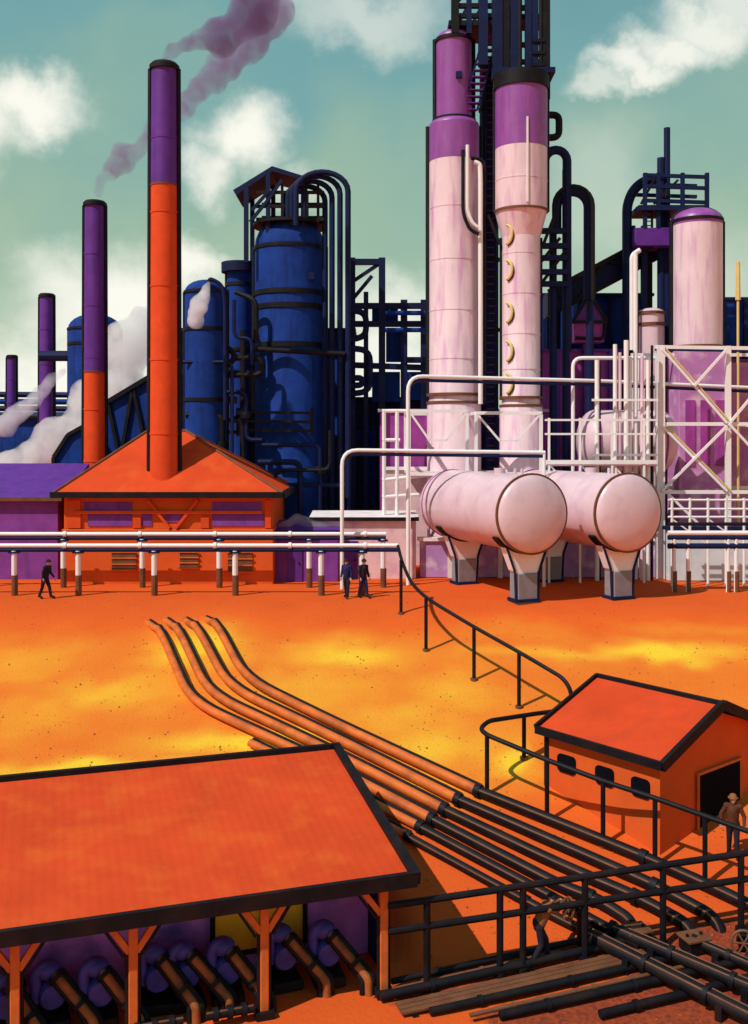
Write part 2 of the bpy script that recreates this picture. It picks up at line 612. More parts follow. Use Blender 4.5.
# ------------------------------------------------------------------ smoke and steam
def volume_mat(name, col, dens, noise_scale=1.1):
    m = bpy.data.materials.new(name)
    m.use_nodes = True
    nt = m.node_tree
    nt.nodes.clear()
    out = nt.nodes.new('ShaderNodeOutputMaterial')
    pv = nt.nodes.new('ShaderNodeVolumePrincipled')
    pv.inputs['Color'].default_value = (*col, 1)
    pv.inputs['Density'].default_value = dens
    pv.inputs['Anisotropy'].default_value = 0.2
    nt.links.new(pv.outputs[0], out.inputs['Volume'])
    ge = nt.nodes.new('ShaderNodeNewGeometry')
    nz_ = nt.nodes.new('ShaderNodeTexNoise')
    nz_.inputs['Scale'].default_value = noise_scale
    nz_.inputs['Detail'].default_value = 5
    nz_.inputs['Distortion'].default_value = 0.6
    nt.links.new(ge.outputs['Position'], nz_.inputs['Vector'])
    mr_ = nt.nodes.new('ShaderNodeMapRange')
    mr_.interpolation_type = 'SMOOTHSTEP'
    mr_.inputs[1].default_value = 0.34
    mr_.inputs[2].default_value = 0.66
    mr_.inputs[3].default_value = dens * 0.5
    mr_.inputs[4].default_value = dens * 1.6
    nt.links.new(nz_.outputs['Fac'], mr_.inputs[0])
    nt.links.new(mr_.outputs[0], pv.inputs['Density'])
    return m


def bake(o):
    dg = bpy.context.evaluated_depsgraph_get()
    me = bpy.data.meshes.new_from_object(o.evaluated_get(dg))
    o.modifiers.clear()
    o.data = me
    return o


def plume(name, label, cat, path, mat, seed, voxel=0.22, lump=0.4, group=None):
    rnd = random.Random(seed)
    b = MB()
    for (p, r), (q, s) in zip(path[:-1], path[1:]):
        n = max(2, int((q - p).length / (0.45 * min(r, s)) + 1))
        for i in range(n):
            t = i / n
            rr = r + (s - r) * t
            c = p.lerp(q, t) + Vector((rnd.uniform(-1, 1), rnd.uniform(-1, 1), rnd.uniform(-1, 1))) * rr * lump
            b.ball(c, rr * rnd.uniform(0.55, 1.0), 12)
    o = b.build(name, mat, None)
    md = o.modifiers.new('r', 'REMESH')
    md.mode = 'VOXEL'
    md.voxel_size = voxel
    sm = o.modifiers.new('s', 'SMOOTH')
    sm.factor = 0.5
    sm.iterations = 3
    bake(o)
    for v in o.data.vertices:
        p = v.co * 1.1
        v.co += v.normal * (0.28 * voxel * 4 * (noise.noise(p * 0.9) * 0.6 + noise.noise(p * 2.3) * 0.4))
    o.data.shade_smooth()
    tag(o, label, cat, group)
    return o


sm_mat = volume_mat('purple_smoke', (0.36, 0.22, 0.46), 1.0)
sm_mat2 = volume_mat('thin_purple_smoke', (0.44, 0.28, 0.54), 0.75)
st_mat = volume_mat('white_steam', (0.99, 0.99, 0.998), 0.8)
st_mat3 = volume_mat('bright_steam', (0.985, 0.985, 0.998), 3.0)
st_mat2 = volume_mat('lilac_steam', (0.93, 0.92, 0.99), 1.0)


def pth(lst, Y):
    return [(W(x, y, Y + (dy[0] if dy else 0)), r * Y / F) for x, y, r, *dy in lst]


plume('smoke_plume', 'dark purple smoke curling up right from the tallest smokestack', 'smoke',
      pth([(165, 61, 5), (174, 48, 8), (190, 42, 9), (212, 44, 13), (228, 32, 21), (248, 12, 25), (270, -12, 28)], 52.6), sm_mat, 3, 0.2)
plume('smoke_plume', 'thin mauve smoke drifting behind the tallest smokestack from the second tallest one', 'smoke',
      pth([(97, 197, 4), (101, 183, 6), (112, 165, 11), (133, 148, 13), (160, 128, 12), (185, 106, 12), (205, 86, 14), (228, 64, 18), (252, 40, 20), (278, 10, 22)], 59.5), sm_mat2, 5, 0.2)
plume('steam_plume', 'broad white steam bank trailing down left behind the two tall smokestacks', 'steam',
      pth([(150, 318, 18), (132, 345, 26), (118, 375, 27), (98, 405, 26), (70, 430, 22), (40, 452, 22), (10, 472, 24), (-30, 490, 26)], 68), st_mat, 8, 0.3, 0.35)
plume('steam_plume', 'small lilac steam jet venting beside the tallest smokestack', 'steam',
      pth([(209, 283, 3), (205, 294, 6), (199, 308, 10), (192, 322, 12)], 55.5), st_mat3, 9, 0.12, 0.3)
plume('steam_plume', 'thin lilac steam wisp crossing the short purple smokestacks', 'steam',
      pth([(66, 368, 3), (52, 380, 7), (40, 395, 9), (22, 412, 10), (-8, 430, 12)], 72), st_mat2, 10, 0.2, 0.35)
plume('steam_plume', 'low white steam puff beside the right corner of the orange boiler house', 'steam',
      pth([(280, 526, 4), (296, 520, 7), (312, 524, 6), (330, 526, 4)], 53.3), st_mat, 11, 0.12, 0.35)


# ------------------------------------------------------------------ orange boiler house with hipped roof
def boiler_house():
    Yf, Yb = 51.6, 58.6
    x0, x1 = XX(64, Yf), XX(272, Yf)
    t = thing('boiler_house', 'orange boiler house with violet wall panels and a hipped orange roof', 'building', ((x0 + x1) / 2, Yf, 0))
    zw, zp = 4.62, ZZ(529, Yf)
    MB().box(((x0 + x1) / 2, (Yf + Yb) / 2, (zp + zw) / 2), (x1 - x0, Yb - Yf, zw - zp)).build('wall', 'wallorange', t, bevel=0.02)
    for a, b2, c2, d2_ in ((84, 132, 502, 511), (88, 132, 514, 526), (142, 152, 514, 526), (212, 262, 502, 511), (212, 264, 514, 526), (165, 182, 512, 522)):
        p_, q_ = W(a, c2, Yf - .03), W(b2, d2_, Yf - .03)
        MB().box(((p_.x + q_.x) / 2, Yf - .02, (p_.z + q_.z) / 2), (q_.x - p_.x, .06, p_.z - q_.z)).build('wall_panel', 'violet', t)
    MB().box(((x0 + x1) / 2, (Yf + Yb) / 2 - 0.06, zp / 2 - 0.1), (x1 - x0 + 0.16, Yb - Yf + 0.2, zp + 0.2)).build('plinth', 'wallorange', t, bevel=0.03)
    # roof
    e = Yf - 0.55
    ex0, ex1, ze = XX(52, e), XX(283, e), ZZ(494, e)
    yr = (e + Yb + .5) / 2
    zr = ZZ(431, yr)
    rx0, rx1 = XX(148, yr), XX(186, yr)
    eb = Yb + 0.5
    b = MB()
    th = 0.12
    b.v += [Vector(p) for p in ((ex0, e, ze), (ex1, e, ze), (ex1, eb, ze), (ex0, eb, ze), (rx0, yr, zr), (rx1, yr, zr),
                                (ex0, e, ze - th), (ex1, e, ze - th), (ex1, eb, ze - th), (ex0, eb, ze - th))]
    b.f += [(0, 1, 5, 4), (1, 2, 5), (2, 3, 4, 5), (3, 0, 4), (0, 6, 7, 1), (1, 7, 8, 2), (2, 8, 9, 3), (3, 9, 6, 0), (6, 9, 8, 7)]
    rf = b.build('roof', 'roof', t, smooth=False)
    f = MB()
    P = [Vector((ex0, e, ze - .03)), Vector((ex1, e, ze - .03)), Vector((ex1, eb, ze - .03)), Vector((ex0, eb, ze - .03))]
    for i in range(4):
        f.bar(P[i] + Vector((0, 0, -.02)), P[(i + 1) % 4] + Vector((0, 0, -.02)), 0.24, 0.3)
    f.build('gutter', 'black', rf)
    hp = MB()
    for a, c in ((0, 4), (1, 5), (2, 5), (3, 4), (4, 5)):
        hp.tube([b.v[a] + Vector((0, 0, .03)), b.v[c] + Vector((0, 0, .03))], 0.07, 8)
    hp.build('ridge_cap', 'brown', rf)
    # timber framing on the front
    yf = Yf - 0.07

    def fr(p, q, w=0.34, name='timber_brace'):
        MB().bar(W(p[0], p[1], yf), W(q[0], q[1], yf), w, 0.14).build(name, 'orange', t)
    fr((76, 512), (262, 512), 0.36, 'timber_beam')
    fr((137, 517), (137, 528), 0.42, 'timber_post')
    fr((205, 517), (205, 528), 0.42, 'timber_post')
    fr((74, 500), (74, 528), 0.7, 'timber_post')
    fr((268, 500), (268, 528), 0.3, 'timber_post')
    fr((148, 500), (170, 528), 0.3)
    fr((198, 500), (176, 528), 0.3)
    # dark windows low on the front
    for a, c, d, e2 in ((112, 136, 552, 570), (228, 252, 552, 572), (180, 198, 552, 568)):
        yw = Yf - 0.19
        p, q = W(a, d, yw), W(c, e2, yw)
        w_ = MB().box(((p.x + q.x) / 2, yw, (p.z + q.z) / 2), (q.x - p.x, 0.1, p.z - q.z)).build('window', 'brown', t)
        fb = MB()
        for u in range(4):
            z = q.z + (p.z - q.z) * u / 3
            fb.box(((p.x + q.x) / 2, yw - 0.07, z), (q.x - p.x + 0.1, 0.06, 0.06))
        fb.build('louvre', 'rust', w_)


boiler_house()


def simple_shed(name, label, x0, x1, Yf, depth, zw, wall, roofmat, rise=0.5, over=0.2, fascia='black', cat='building', door=None):
    t = thing(name, label, cat, ((x0 + x1) / 2, Yf, 0))
    MB().box(((x0 + x1) / 2, Yf + depth / 2, zw / 2 - .1), (x1 - x0, depth, zw + .2)).build('wall', wall, t, bevel=0.02)
    p = [(x0 - over, Yf - over, zw), (x0 - over, Yf - over, zw + .14), (x0 - over, Yf + depth + over, zw + rise + .14), (x0 - over, Yf + depth + over, zw + rise - 0.1)]
    rf = MB().prism(p, (x1 - x0 + 2 * over, 0, 0)).build('roof', roofmat, t, smooth=False)
    MB().bar((x0 - over, Yf - over - .03, zw + .06), (x1 + over, Yf - over - .03, zw + .06), 0.08, 0.2).build('fascia', fascia, rf)
    if door:
        a, b, h = door
        d = MB().box(((a + b) / 2, Yf - 0.03, h / 2), (b - a, 0.1, h)).build('door', 'purple', t)
        MB().ball((b - 0.15, Yf - 0.1, h / 2), 0.06).build('handle', 'black', d)
    return t


# purple lean-to at the left edge
Yl = 53.2
simple_shed('lean_to', 'purple lean-to shed at the left edge, left of the boiler house', XX(-70, Yl), XX(58, Yl), Yl, 4.5, ZZ(500, Yl), 'violet', 'purple', 1.7, 0.3, 'brown')
Yl = 52.4
simple_shed('tool_shed', 'low violet shed right of the boiler house behind the white pipe trestle', XX(273, Yl), XX(338, Yl), Yl, 3.0, ZZ(533, Yl), 'violet', 'purple', 0.3, 0.1, 'navy', door=(XX(288, Yl), XX(302, Yl), 1.9))
Yl = 53.5
simple_shed('pump_house', 'long pale pink pump house with a flat dark-edged roof, left of the pink tanks', XX(312, Yl), XX(416, Yl), Yl, 3.0, ZZ(520, Yl), 'palepink', 'cream', 0.15, 0.15, 'black', door=(XX(343, Yl), XX(358, Yl), 2.0))


# ------------------------------------------------------------------ white pipe trestles in front
def trestle(label, py, Y, x0, x1, posts, foot):
    t = thing('pipe_trestle', label, 'pipeline', (XX((x0 + x1) / 2, Y), Y, 0), 'white pipe trestles along the foot of the works')
    a, b = W(x0, py, Y), W(x1, py, Y)
    MB().tube([a, b], 0.10, 12).build('pipe', 'white', t)
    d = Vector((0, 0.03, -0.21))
    MB().tube([a + d, b + d], 0.10, 12).build('shade_pipe', 'navy', t)  # navy tube added as the shaded underside of the white pipe
    for px in posts:
        p = MB().tube([(XX(px, Y), Y + 0.03, -0.1), (XX(px, Y), Y + 0.03, a.z - 0.25)], 0.13, 10).build('post', 'white', t)
        MB().box((XX(px, Y), Y + .02, a.z - .33), (0.5, .3, .08)).build('bracket', 'navy', p)
        MB().tube([(XX(px, Y) + .02, Y + .03, -.1), (XX(px, Y) + .02, Y + .03, 0.95)], 0.155, 10).build('boot', 'brown', p)
    for px in range(int(x0) + 30, int(x1), 75):
        MB().tube([(XX(px, Y) - .07, Y, a.z), (XX(px, Y) + .07, Y, a.z)], 0.15, 12).build('flange', 'white', t)


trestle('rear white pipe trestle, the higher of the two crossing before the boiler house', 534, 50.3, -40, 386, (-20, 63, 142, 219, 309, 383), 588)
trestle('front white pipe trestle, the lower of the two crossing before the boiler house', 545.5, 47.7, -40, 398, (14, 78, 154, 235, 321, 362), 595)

# ------------------------------------------------------------------ horizontal tanks on saddles
def horizontal_tank():
    near = W(532, 514, 45.4)
    d = Vector((-0.40, 1.0, 0)).normalized()
    Rr = 39.3 * 45.4 / F
    L = 8.2
    t = thing('storage_tank', '', 'tank', (near.x, near.y, 0), 'pink horizontal storage tanks on saddles')
    k = 0.30
    n = 8
    hd = [(Rr * math.sin(PI / 2 * i / n), -k * Rr * math.cos(PI / 2 * i / n)) for i in range(n + 1)]
    hd[0] = (0, hd[0][1])
    MB().lathe(near, [(Rr, 0), (Rr, L)], 48, d).build('shell', 'tank', t)
    MB().lathe(near, hd, 48, d).build('end_cap', 'tank', t)
    far = near + d * L
    k = 0.7
    hd = [(Rr * math.cos(PI / 2 * i / n), k * Rr * math.sin(PI / 2 * i / n)) for i in range(n)] + [(0, k * Rr)]
    MB().lathe(far, hd, 48, d).build('end_cap', 'tank', t)
    MB().lathe(near, [(Rr - .05, -.05), (Rr + .075, -.05), (Rr + .075, .06), (Rr - .05, .06)], 48, d).build('rim', 'brown', t)
    MB().lathe(near + d * (L - .1), [(Rr - .05, -.03), (Rr + .03, -.03), (Rr + .03, .03), (Rr - .05, .03)], 48, d).build('seam', 'magenta', t)
    u = d.cross(Vector((0, 0, 1))).normalized()
    for s in (0.75, L - 1.4):
        c = near + d * s
        # dark strap under the shell
        st = MB()
        pts_o, pts_i = [], []
        for i in range(15):
            a = PI + PI * (0.2 + 0.6 * i / 14)
            pts_o.append(c + u * (math.cos(a) * (Rr + .1)) + Vector((0, 0, math.sin(a) * (Rr + .1))))
            pts_i.append(c + u * (math.cos(a) * (Rr - .02)) + Vector((0, 0, math.sin(a) * (Rr - .02))))
        st.prism([p - d * .25 for p in pts_o + pts_i[::-1]], d * 0.5)
        st.build('strap', 'black', t, smooth=False)
        # flared white saddle
        zc = c.z
        sad = []
        for i in range(11):
            a = PI + PI * (0.31 + 0.38 * i / 10)
            sad.append((math.cos(a) * (Rr + .09), math.sin(a) * (Rr + .09)))
        z1 = 1.3
        poly = [(x, zc + z) for x, z in sad] + [(0.62, z1 + .12), (0.52, z1), (-0.52, z1), (-0.62, z1 + .12)]
        sd = MB().prism([Vector((c.x, c.y, 0)) + u * x + Vector((0, 0, z)) - d * .3 for x, z in poly], d * 0.6).build('saddle', 'white', t, smooth=False)
        for sx in (0, 10):
            e = MB()
            x, z = sad[sx]
            sg = -1 if sx == 0 else 1
            q0 = Vector((c.x, c.y, zc + z)) + u * x - d * .33
            q1 = Vector((c.x, c.y, z1 + .1)) + u * (sg * 0.64) - d * .33
            q2 = Vector((c.x, c.y, 0.02)) + u * (sg * 0.58) - d * .33
            e.tube(fillet([q0, q1, q2], .12, 3), 0.06, 8)
            e.build('edge_outline', 'navy', sd)  # navy tube added as a dark contour of the saddle
        MB().box((c.x, c.y, z1 / 2 - .1), (1.02, 0.8, z1 + .2), (u, d, (0, 0, 1))).build('pedestal', 'grey', t, bevel=0.04)
        MB().box((c.x, c.y, 0.06), (1.2, .95, 0.14), (u, d, (0, 0, 1))).build('footing', 'navy', t)
    # manway and filling nozzle on top
    p = near + d * 3.0 + Vector((0, 0, Rr))
    MB().tube([p - Vector((0, 0, .2)), p + Vector((0, 0, .22))], 0.28, 16).build('manway', 'tank', t)
    for s in (2.1, 4.2, 6.2):
        MB().lathe(near + d * s, [(Rr - .02, -.025), (Rr + .012, -.02), (Rr + .012, .02), (Rr - .02, .025)], 48, d).build('seam', 'tank', t)
    for f in (-1, 1):
        MB().tube([near + d * (1.2 + f * .3) + Vector((0, 0, Rr - .1)), near + d * (1.2 + f * .3) + Vector((0, 0, Rr + .25))], .07, 10).build('nozzle', 'tank', t)
    return t


t1 = horizontal_tank()
t1['label'] = 'pink horizontal storage tank nearest the hill handrail, the left one of the pair'
t2 = copy_tree(t1)
t2['label'] = 'pink horizontal storage tank on grey pedestals, the right one of the pair'
t2.location = t1.location + Vector((XX(628, 46.2) - XX(532, 45.4), 0.8, 0))

# third pale drum lying behind them on the steelwork
def drum():
    Y = 55.5
    c = W(594, 441, Y)
    Rr = 31 * Y / F
    t = thing('drum', 'pale rounded drum lying sideways among the vertical pipes above the two pink tanks', 'tank', (c.x, c.y, 0))
    L = 3.6
    n = 7
    prof = [(0, -Rr * .55)] + [(Rr * math.sin(PI / 2 * i / n), -Rr * .55 * math.cos(PI / 2 * i / n)) for i in range(1, n + 1)] + [(Rr * math.cos(PI / 2 * i / n), L + Rr * .55 * math.sin(PI / 2 * i / n)) for i in range(n)] + [(0, L + Rr * .55)]
    MB().lathe(c, prof, 40, (1, 0, 0)).build('shell', 'tank', t)
    for s in (0.0, L):
        MB().lathe(c + Vector((s, 0, 0)), [(Rr - .03, -.05), (Rr + .05, -.05), (Rr + .05, .05), (Rr - .03, .05)], 40, (1, 0, 0)).build('band', 'magenta', t)
    for s in (.8, L - .8):
        MB().box((c.x + s, c.y, (c.z - Rr + .35) / 2), (.5, 1.8, c.z - Rr + .35)).build('cradle', 'white', t)


drum()


# ------------------------------------------------------------------ blue works
def blue_tower():
    Y = 61.0
    c = Vector((XX(290, Y), Y, 0))
    Rr = 35 * Y / F
    zt = ZZ(247, Y)
    t = thing('process_tower', 'big blue domed tower with black hoops, arched pipes and a roofed top frame', 'tower', c)
    MB().lathe(c, [(Rr * 1.05, 0), (Rr * 1.05, 5.0), (Rr, 5.2), (Rr, zt)] + dome(Rr, zt, 0.85), 48).build('shell', 'blue', t)
    for py, w in ((250, .2), (295, .28), (309, .3), (347, .32)):
        ring(t, (c.x, c.y, ZZ(py, Y)), Rr, w, 'black', 'hoop', 0.07)
    outline_tubes(t, c, Rr, 0, zt, .13)
    # canopy
    yf = Y - 1.6
    b = MB()
    q = [W(233, 190, yf), W(272, 166, yf), W(304, 176, yf), W(304, 180, yf), W(272, 171, yf), W(236, 195, yf)]
    b.prism(q, (0, 3.2, 0))
    b.build('canopy_roof', 'navy', t, smooth=False)
    zb = ZZ(262, yf)
    for px in (246, 268, 303):
        for y in (yf + .1, yf + 3.1):
            top = ZZ({246: 186, 268: 172, 303: 180}[px], yf)
            MB().bar((XX(px, yf), y, ZZ(262 if px == 246 else 232, yf)), (XX(px, yf), y, top), .26).build('canopy_post', 'navy', t)
    for py in (192, 206, 219):
        for y in (yf + .1, yf + 3.1):
            MB().bar((XX(256, yf), y, ZZ(py, yf)), (XX(324, yf), y, ZZ(py, yf)), .18).build('rail', 'black', t)
    for px in (282, 294, 306, 318):
        MB().bar((XX(px, yf), yf + .1, ZZ(222, yf)), (XX(px, yf), yf + .1, ZZ(184, yf)), .16).build('baluster', 'black', t)
    segs(t, 'strut', [(W(250, 222, yf), W(268, 200, yf)), (W(252, 210, yf), W(268, 192, yf)), (W(268, 200, yf), W(282, 180, yf))], .18, 'navy')
    # platform under the frame
    MB().lathe((c.x, c.y, ZZ(226, Y)), [(Rr * .55, -.1), (Rr * 1.06, -.1), (Rr * 1.06, .06), (Rr * .55, .06)], 40).build('platform', 'black', t)
    # nested arched pipes over the right shoulder
    for i, (xl, xr, py, yy) in enumerate(((296, 348, 172, -.9), (292, 340, 176, -.5), (288, 332, 181, -.1), (284, 325, 186, .3))):
        Yp = Y - 1.4 + yy
        r0 = (xr - xl) / 2
        cx = (xl + xr) / 2
        pts = [W(xl, 226, Yp)]
        for k in range(13):
            a = PI - PI * k / 12
            pts.append(W(cx + r0 * math.cos(a), py + r0 * .75 - r0 * .75 * math.sin(a), Yp))
        pts += [W(xr, 320, Yp), W(xr, 430 + i * 8, Yp), (XX(xr, Yp), Yp, 0)]
        MB().tube(pts, .17, 10).build('arched_pipe', 'navy', t)
    # cross pipes and the bracketed manifold low on the front
    yp = Y - Rr - .35
    pipes(t, 'cross_pipe', [[W(256, 349, yp), W(345, 354, yp)], [W(236, 292, yp + .4), W(256, 300, yp), W(256, 340, yp)]], .16, 'black')
    pipes(t, 'riser_pipe', [[W(243, 330, yp), W(243, 460, yp), W(243, 510, yp)], [W(226, 290, yp), W(226, 430, yp)], [W(252, 370, yp), W(252, 410, yp)]], .17, 'black')
    pipes(t, 'manifold', [[W(214, 345, yp), W(208, 360, yp), W(208, 375, yp), W(262, 375, yp), W(262, 358, yp), W(232, 358, yp)],
                          [W(228, 348, yp), W(236, 356, yp), W(228, 366, yp)]], .17, 'black', .6)
    for py in (412, 421, 430):
        MB().bar(W(238, py, yp), W(312, py + 1, yp), .16).build('grating', 'black', t)
    segs(t, 'bracket', [(W(238, 408, yp), W(238, 436, yp)), (W(312, 408, yp), W(312, 436, yp)), (W(198, 432, yp), W(240, 416, yp))], .2, 'black')
    MB().box(W(311, 276, Y - Rr * .82), (.4, .3, .45)).build('manhole', 'navy', t)


blue_tower()


def vertical_vessel(name, label, px, top, wpx, Y, mat, bands=(), k=0.6, outline_t=.09, bandmat='black', cat='vessel'):
    c = Vector((XX(px, Y), Y, 0))
    Rr = wpx * Y / F / 2
    zt = ZZ(top, Y) - k * Rr
    t = thing(name, label, cat, c)
    MB().lathe(c, [(Rr, 0), (Rr, zt)] + dome(Rr, zt, k), 40).build('shell', mat, t)
    for py in bands:
        ring(t, (c.x, c.y, ZZ(py, Y)), Rr, .2, bandmat, 'hoop', .06)
    if outline_t:
        outline_tubes(t, c, Rr, 0, zt, outline_t)
        r = .09
        MB().lathe((c.x, c.y, 0), [(Rr * .98, zt - .1), (Rr + .08, zt - .1), (Rr + .08, zt + .05), (Rr * .98, zt + .08)], 36).build('seam', bandmat, t)
    return t, c, Rr, zt


t, c, Rr, zt = vertical_vessel('blue_vessel', 'squat blue vessel with a domed top venting steam right of the tallest smokestack', 206, 280, 42, 58.5, 'blue', (330, 400))
MB().tube(fillet([W(209, 286, 57.3), W(209, 278, 57.3), W(222, 284, 57.3), W(225, 300, 57.3), W(225, 420, 57.3)], .5), .11, 8).build('vent_pipe', 'navy', t)
t, c, Rr, zt = vertical_vessel('blue_vessel', 'narrow blue vessel tucked against the left flank of the big blue tower', 240, 262, 26, 62.5, 'blue', (285, 350, 420))
MB().lathe((c.x, c.y, ZZ(268, 62.5)), [(Rr, -.3), (Rr + .35, -.3), (Rr + .35, .3), (Rr, .3)], 24).build('collar', 'navy', t)
t, c, Rr, zt = vertical_vessel('blue_vessel', 'distant blue domed vessel partly hidden behind the second tallest smokestack', 95, 314, 52, 74, 'blue', (345,))
MB().tube([W(70, 356, 74), W(40, 356, 74)], .4, 10).build('side_pipe', 'navy', t)

# blue block behind, with framing
def blue_block():
    Y = 66
    x0, x1 = XX(176, Y), XX(352, Y)
    t = thing('boiler_block', 'dark blue boiler block filling the space behind the big blue tower', 'building', ((x0 + x1) / 2, Y, 0))
    z = ZZ(332, Y)
    MB().box(((x0 + x1) / 2, Y + 3, z / 2), (x1 - x0, 6, z)).build('wall', 'blue', t, bevel=.05)
    MB().box(((x0 + x1) / 2, Y + 3, z + .12), (x1 - x0 + .5, 6.5, .25)).build('roof', 'navy', t)
    for px in (180, 200, 222, 345):
        MB().bar((XX(px, Y), Y - .15, 0), (XX(px, Y), Y - .15, z), .3).build('buttress', 'navy', t)
    for py in (352, 392, 440):
        MB().bar((x0, Y - .12, ZZ(py, Y)), (x1, Y - .12, ZZ(py, Y)), .18).build('girt', 'navy', t)
    MB().box((XX(335, Y), Y - .3, ZZ(470, Y)), (4.2, .5, 4.6)).build('hopper_door', 'navy', t)


blue_block()


def blue_tangle():
    Y = 60.2
    t = thing('blue_pipework', 'tangle of dark blue pipes low between the blue vessels behind the boiler house', 'piping', (XX(225, Y), Y, 0))
    L_ = [[(188, 330), (188, 520)], [(197, 345), (197, 430), (215, 430), (215, 520)], [(183, 362), (232, 362), (232, 520)], [(206, 392), (246, 392), (246, 440), (262, 440)],
          [(186, 415), (222, 415), (222, 470), (250, 470)], [(234, 300), (234, 338), (252, 338), (252, 365)], [(262, 445), (320, 445), (320, 520)], [(258, 462), (300, 462), (300, 520)],
          [(330, 430), (330, 470), (275, 470), (275, 520)], [(240, 485), (345, 485)], [(205, 455), (205, 500), (262, 500)]]
    for i, l in enumerate(L_):
        y = 58.0 - .25 * (i % 3)
        pipes(t, 'pipe', [[W(a, b, y) for a, b in l]], (.13, .17, .11)[i % 3], 'navy' if i % 4 else 'black', .5, 8)
    for px, py in ((197, 380), (232, 400), (222, 445), (246, 415), (320, 470), (188, 470)):
        p = W(px, py, 57.7)
        MB().lathe(p, [(0, -.2), (.28, -.2), (.3, 0), (.28, .2), (0, .2)], 14, (0, 0, 1)).build('valve_body', 'black', t)
    for py in (372, 432, 508):
        MB().bar(W(180, py, 58.6), W(250, py, 58.6), .22).build('pipe_support', 'navy', t)


blue_tangle()


def pipe_rack_blue():
    Y = 63
    t = thing('pipe_rack', 'dark blue open pipe rack between the big blue tower and the pink columns', 'pipe rack', (XX(388, Y), Y, 0))
    ptop = {352: 258, 366: 292, 382: 258, 404: 300, 424: 300}
    for px, py in ptop.items():
        MB().bar((XX(px, Y), Y, 0), W(px, py, Y), .42 if px != 366 else .3).build('post', 'navy', t)
    segs(t, 'beam', [(W(350, 262, Y), W(384, 262, Y)), (W(350, 306, Y), W(432, 306, Y)), (W(350, 324, Y), W(432, 324, Y)),
                     (W(350, 365, Y), W(432, 368, Y)), (W(404, 360, Y - .3), W(432, 360, Y - .3))], .36, 'navy')
    segs(t, 'brace', [(W(352, 282, Y), W(382, 262, Y)), (W(352, 300, Y), W(372, 276, Y))], .22, 'navy')
    pipes(t, 'pipe_loop', [[W(346, 310, Y - .6), W(366, 312, Y - .6), W(366, 336, Y - .6), W(350, 340, Y - .6)],
                           [W(346, 348, Y - .6), W(370, 350, Y - .6), W(370, 392, Y - .6), W(346, 394, Y - .6)],
                           [W(346, 378, Y - .9), W(362, 378, Y - .9), W(362, 385, Y - .9), W(346, 386, Y - .9)]], .2, 'navy', .7)
    pipes(t, 'rack_pipe', [[W(385, 313, Y - .5), W(440, 313, Y - .5)], [W(385, 330, Y - .5), W(440, 330, Y - .5)]], .15, 'blue')
    for a, b, c2, d in ((372, 398, 308, 322), (386, 402, 330, 362), (372, 400, 372, 402), (405, 430, 372, 400)):
        p, q = W(a, c2, Y + 1), W(b, d, Y + 1)
        MB().box(((p.x + q.x) / 2, Y + 1, (p.z + q.z) / 2), (q.x - p.x, .4, p.z - q.z)).build('panel', 'blue', t)


pipe_rack_blue()


def low_blue_wall():
    Y = 67
    x0, x1 = XX(352, Y), XX(432, Y)
    z = ZZ(400, Y)
    t = thing('cooling_shed', 'low dark teal blue shed under the open pipe rack', 'building', ((x0 + x1) / 2, Y, 0))
    MB().box(((x0 + x1) / 2, Y + 1.5, z / 2), (x1 - x0, 3, z)).build('wall', 'navy', t, bevel=.03)
    MB().box(((x0 + x1) / 2, Y + 1.5, z + .1), (x1 - x0 + .3, 3.4, .2)).build('roof', 'black', t)
    for i in range(6):
        MB().box((x0 + (i + .5) * (x1 - x0) / 6, Y - .03, z * .55), (.5, .08, z * .5)).build('louvre', 'blue', t)


low_blue_wall()

# inclined blue conveyor gallery left of the tallest stack
def conveyor(label, p, q, Y, hgt, mats=('blue', 'black')):
    a, b = W(p[0], p[1], Y), W(q[0], q[1], Y)
    t = thing('conveyor_gallery', label, 'conveyor', ((a.x + b.x) / 2, Y, 0))
    dz = Vector((0, 0, hgt))
    MB().prism([a, b, b - dz, a - dz], (0, 1.8, 0)).build('casing', mats[0], t, smooth=False)
    segs(t, 'chord', [(a - Vector((0, .12, 0)), b - Vector((0, .12, 0))), (a - dz - Vector((0, .12, 0)), b - dz - Vector((0, .12, 0)))], .28, mats[1])
    n = 4
    for i in range(n):
        u, v = a.lerp(b, i / n), a.lerp(b, (i + 1) / n)
        if i % 2:
            u, v = u - dz, v
        else:
            v = v - dz
        MB().bar(u - Vector((0, .1, 0)), v - Vector((0, .1, 0)), .2).build('brace', mats[1], t)
    for f in (.1, .9):
        u = a.lerp(b, f) - dz
        MB().bar((u.x, u.y + .9, 0), (u.x, u.y + .9, u.z), .4).build('leg', mats[1], t)
    return t


conveyor('short dark blue inclined gallery between the two tallest smokestacks', (108, 402), (158, 372), 64, 4.2)
Y = 62
def hopper_block():
    x0, x1 = XX(54, Y), XX(86, Y)
    z = ZZ(425, Y)
    t = thing('coal_bunker', 'small dark blue bunker behind the left slope of the hipped roof', 'bunker', ((x0 + x1) / 2, Y, 0))
    b = MB()
    b.prism([(x0, Y, 0), (x1, Y, 0), (x1, Y, z), (x0 + .9, Y, z - .6), (x0, Y, z - 2.0)], (0, 3, 0)).build('body', 'blue', t, smooth=False)
    segs(t, 'rib', [((x0, Y - .08, 0), (x0, Y - .08, z - 2.)), ((x0, Y - .08, z - 2.), (x0 + .9, Y - .08, z - .6)), ((x0 + .9, Y - .08, z - .6), (x1, Y - .08, z))], .22, 'black')


hopper_block()


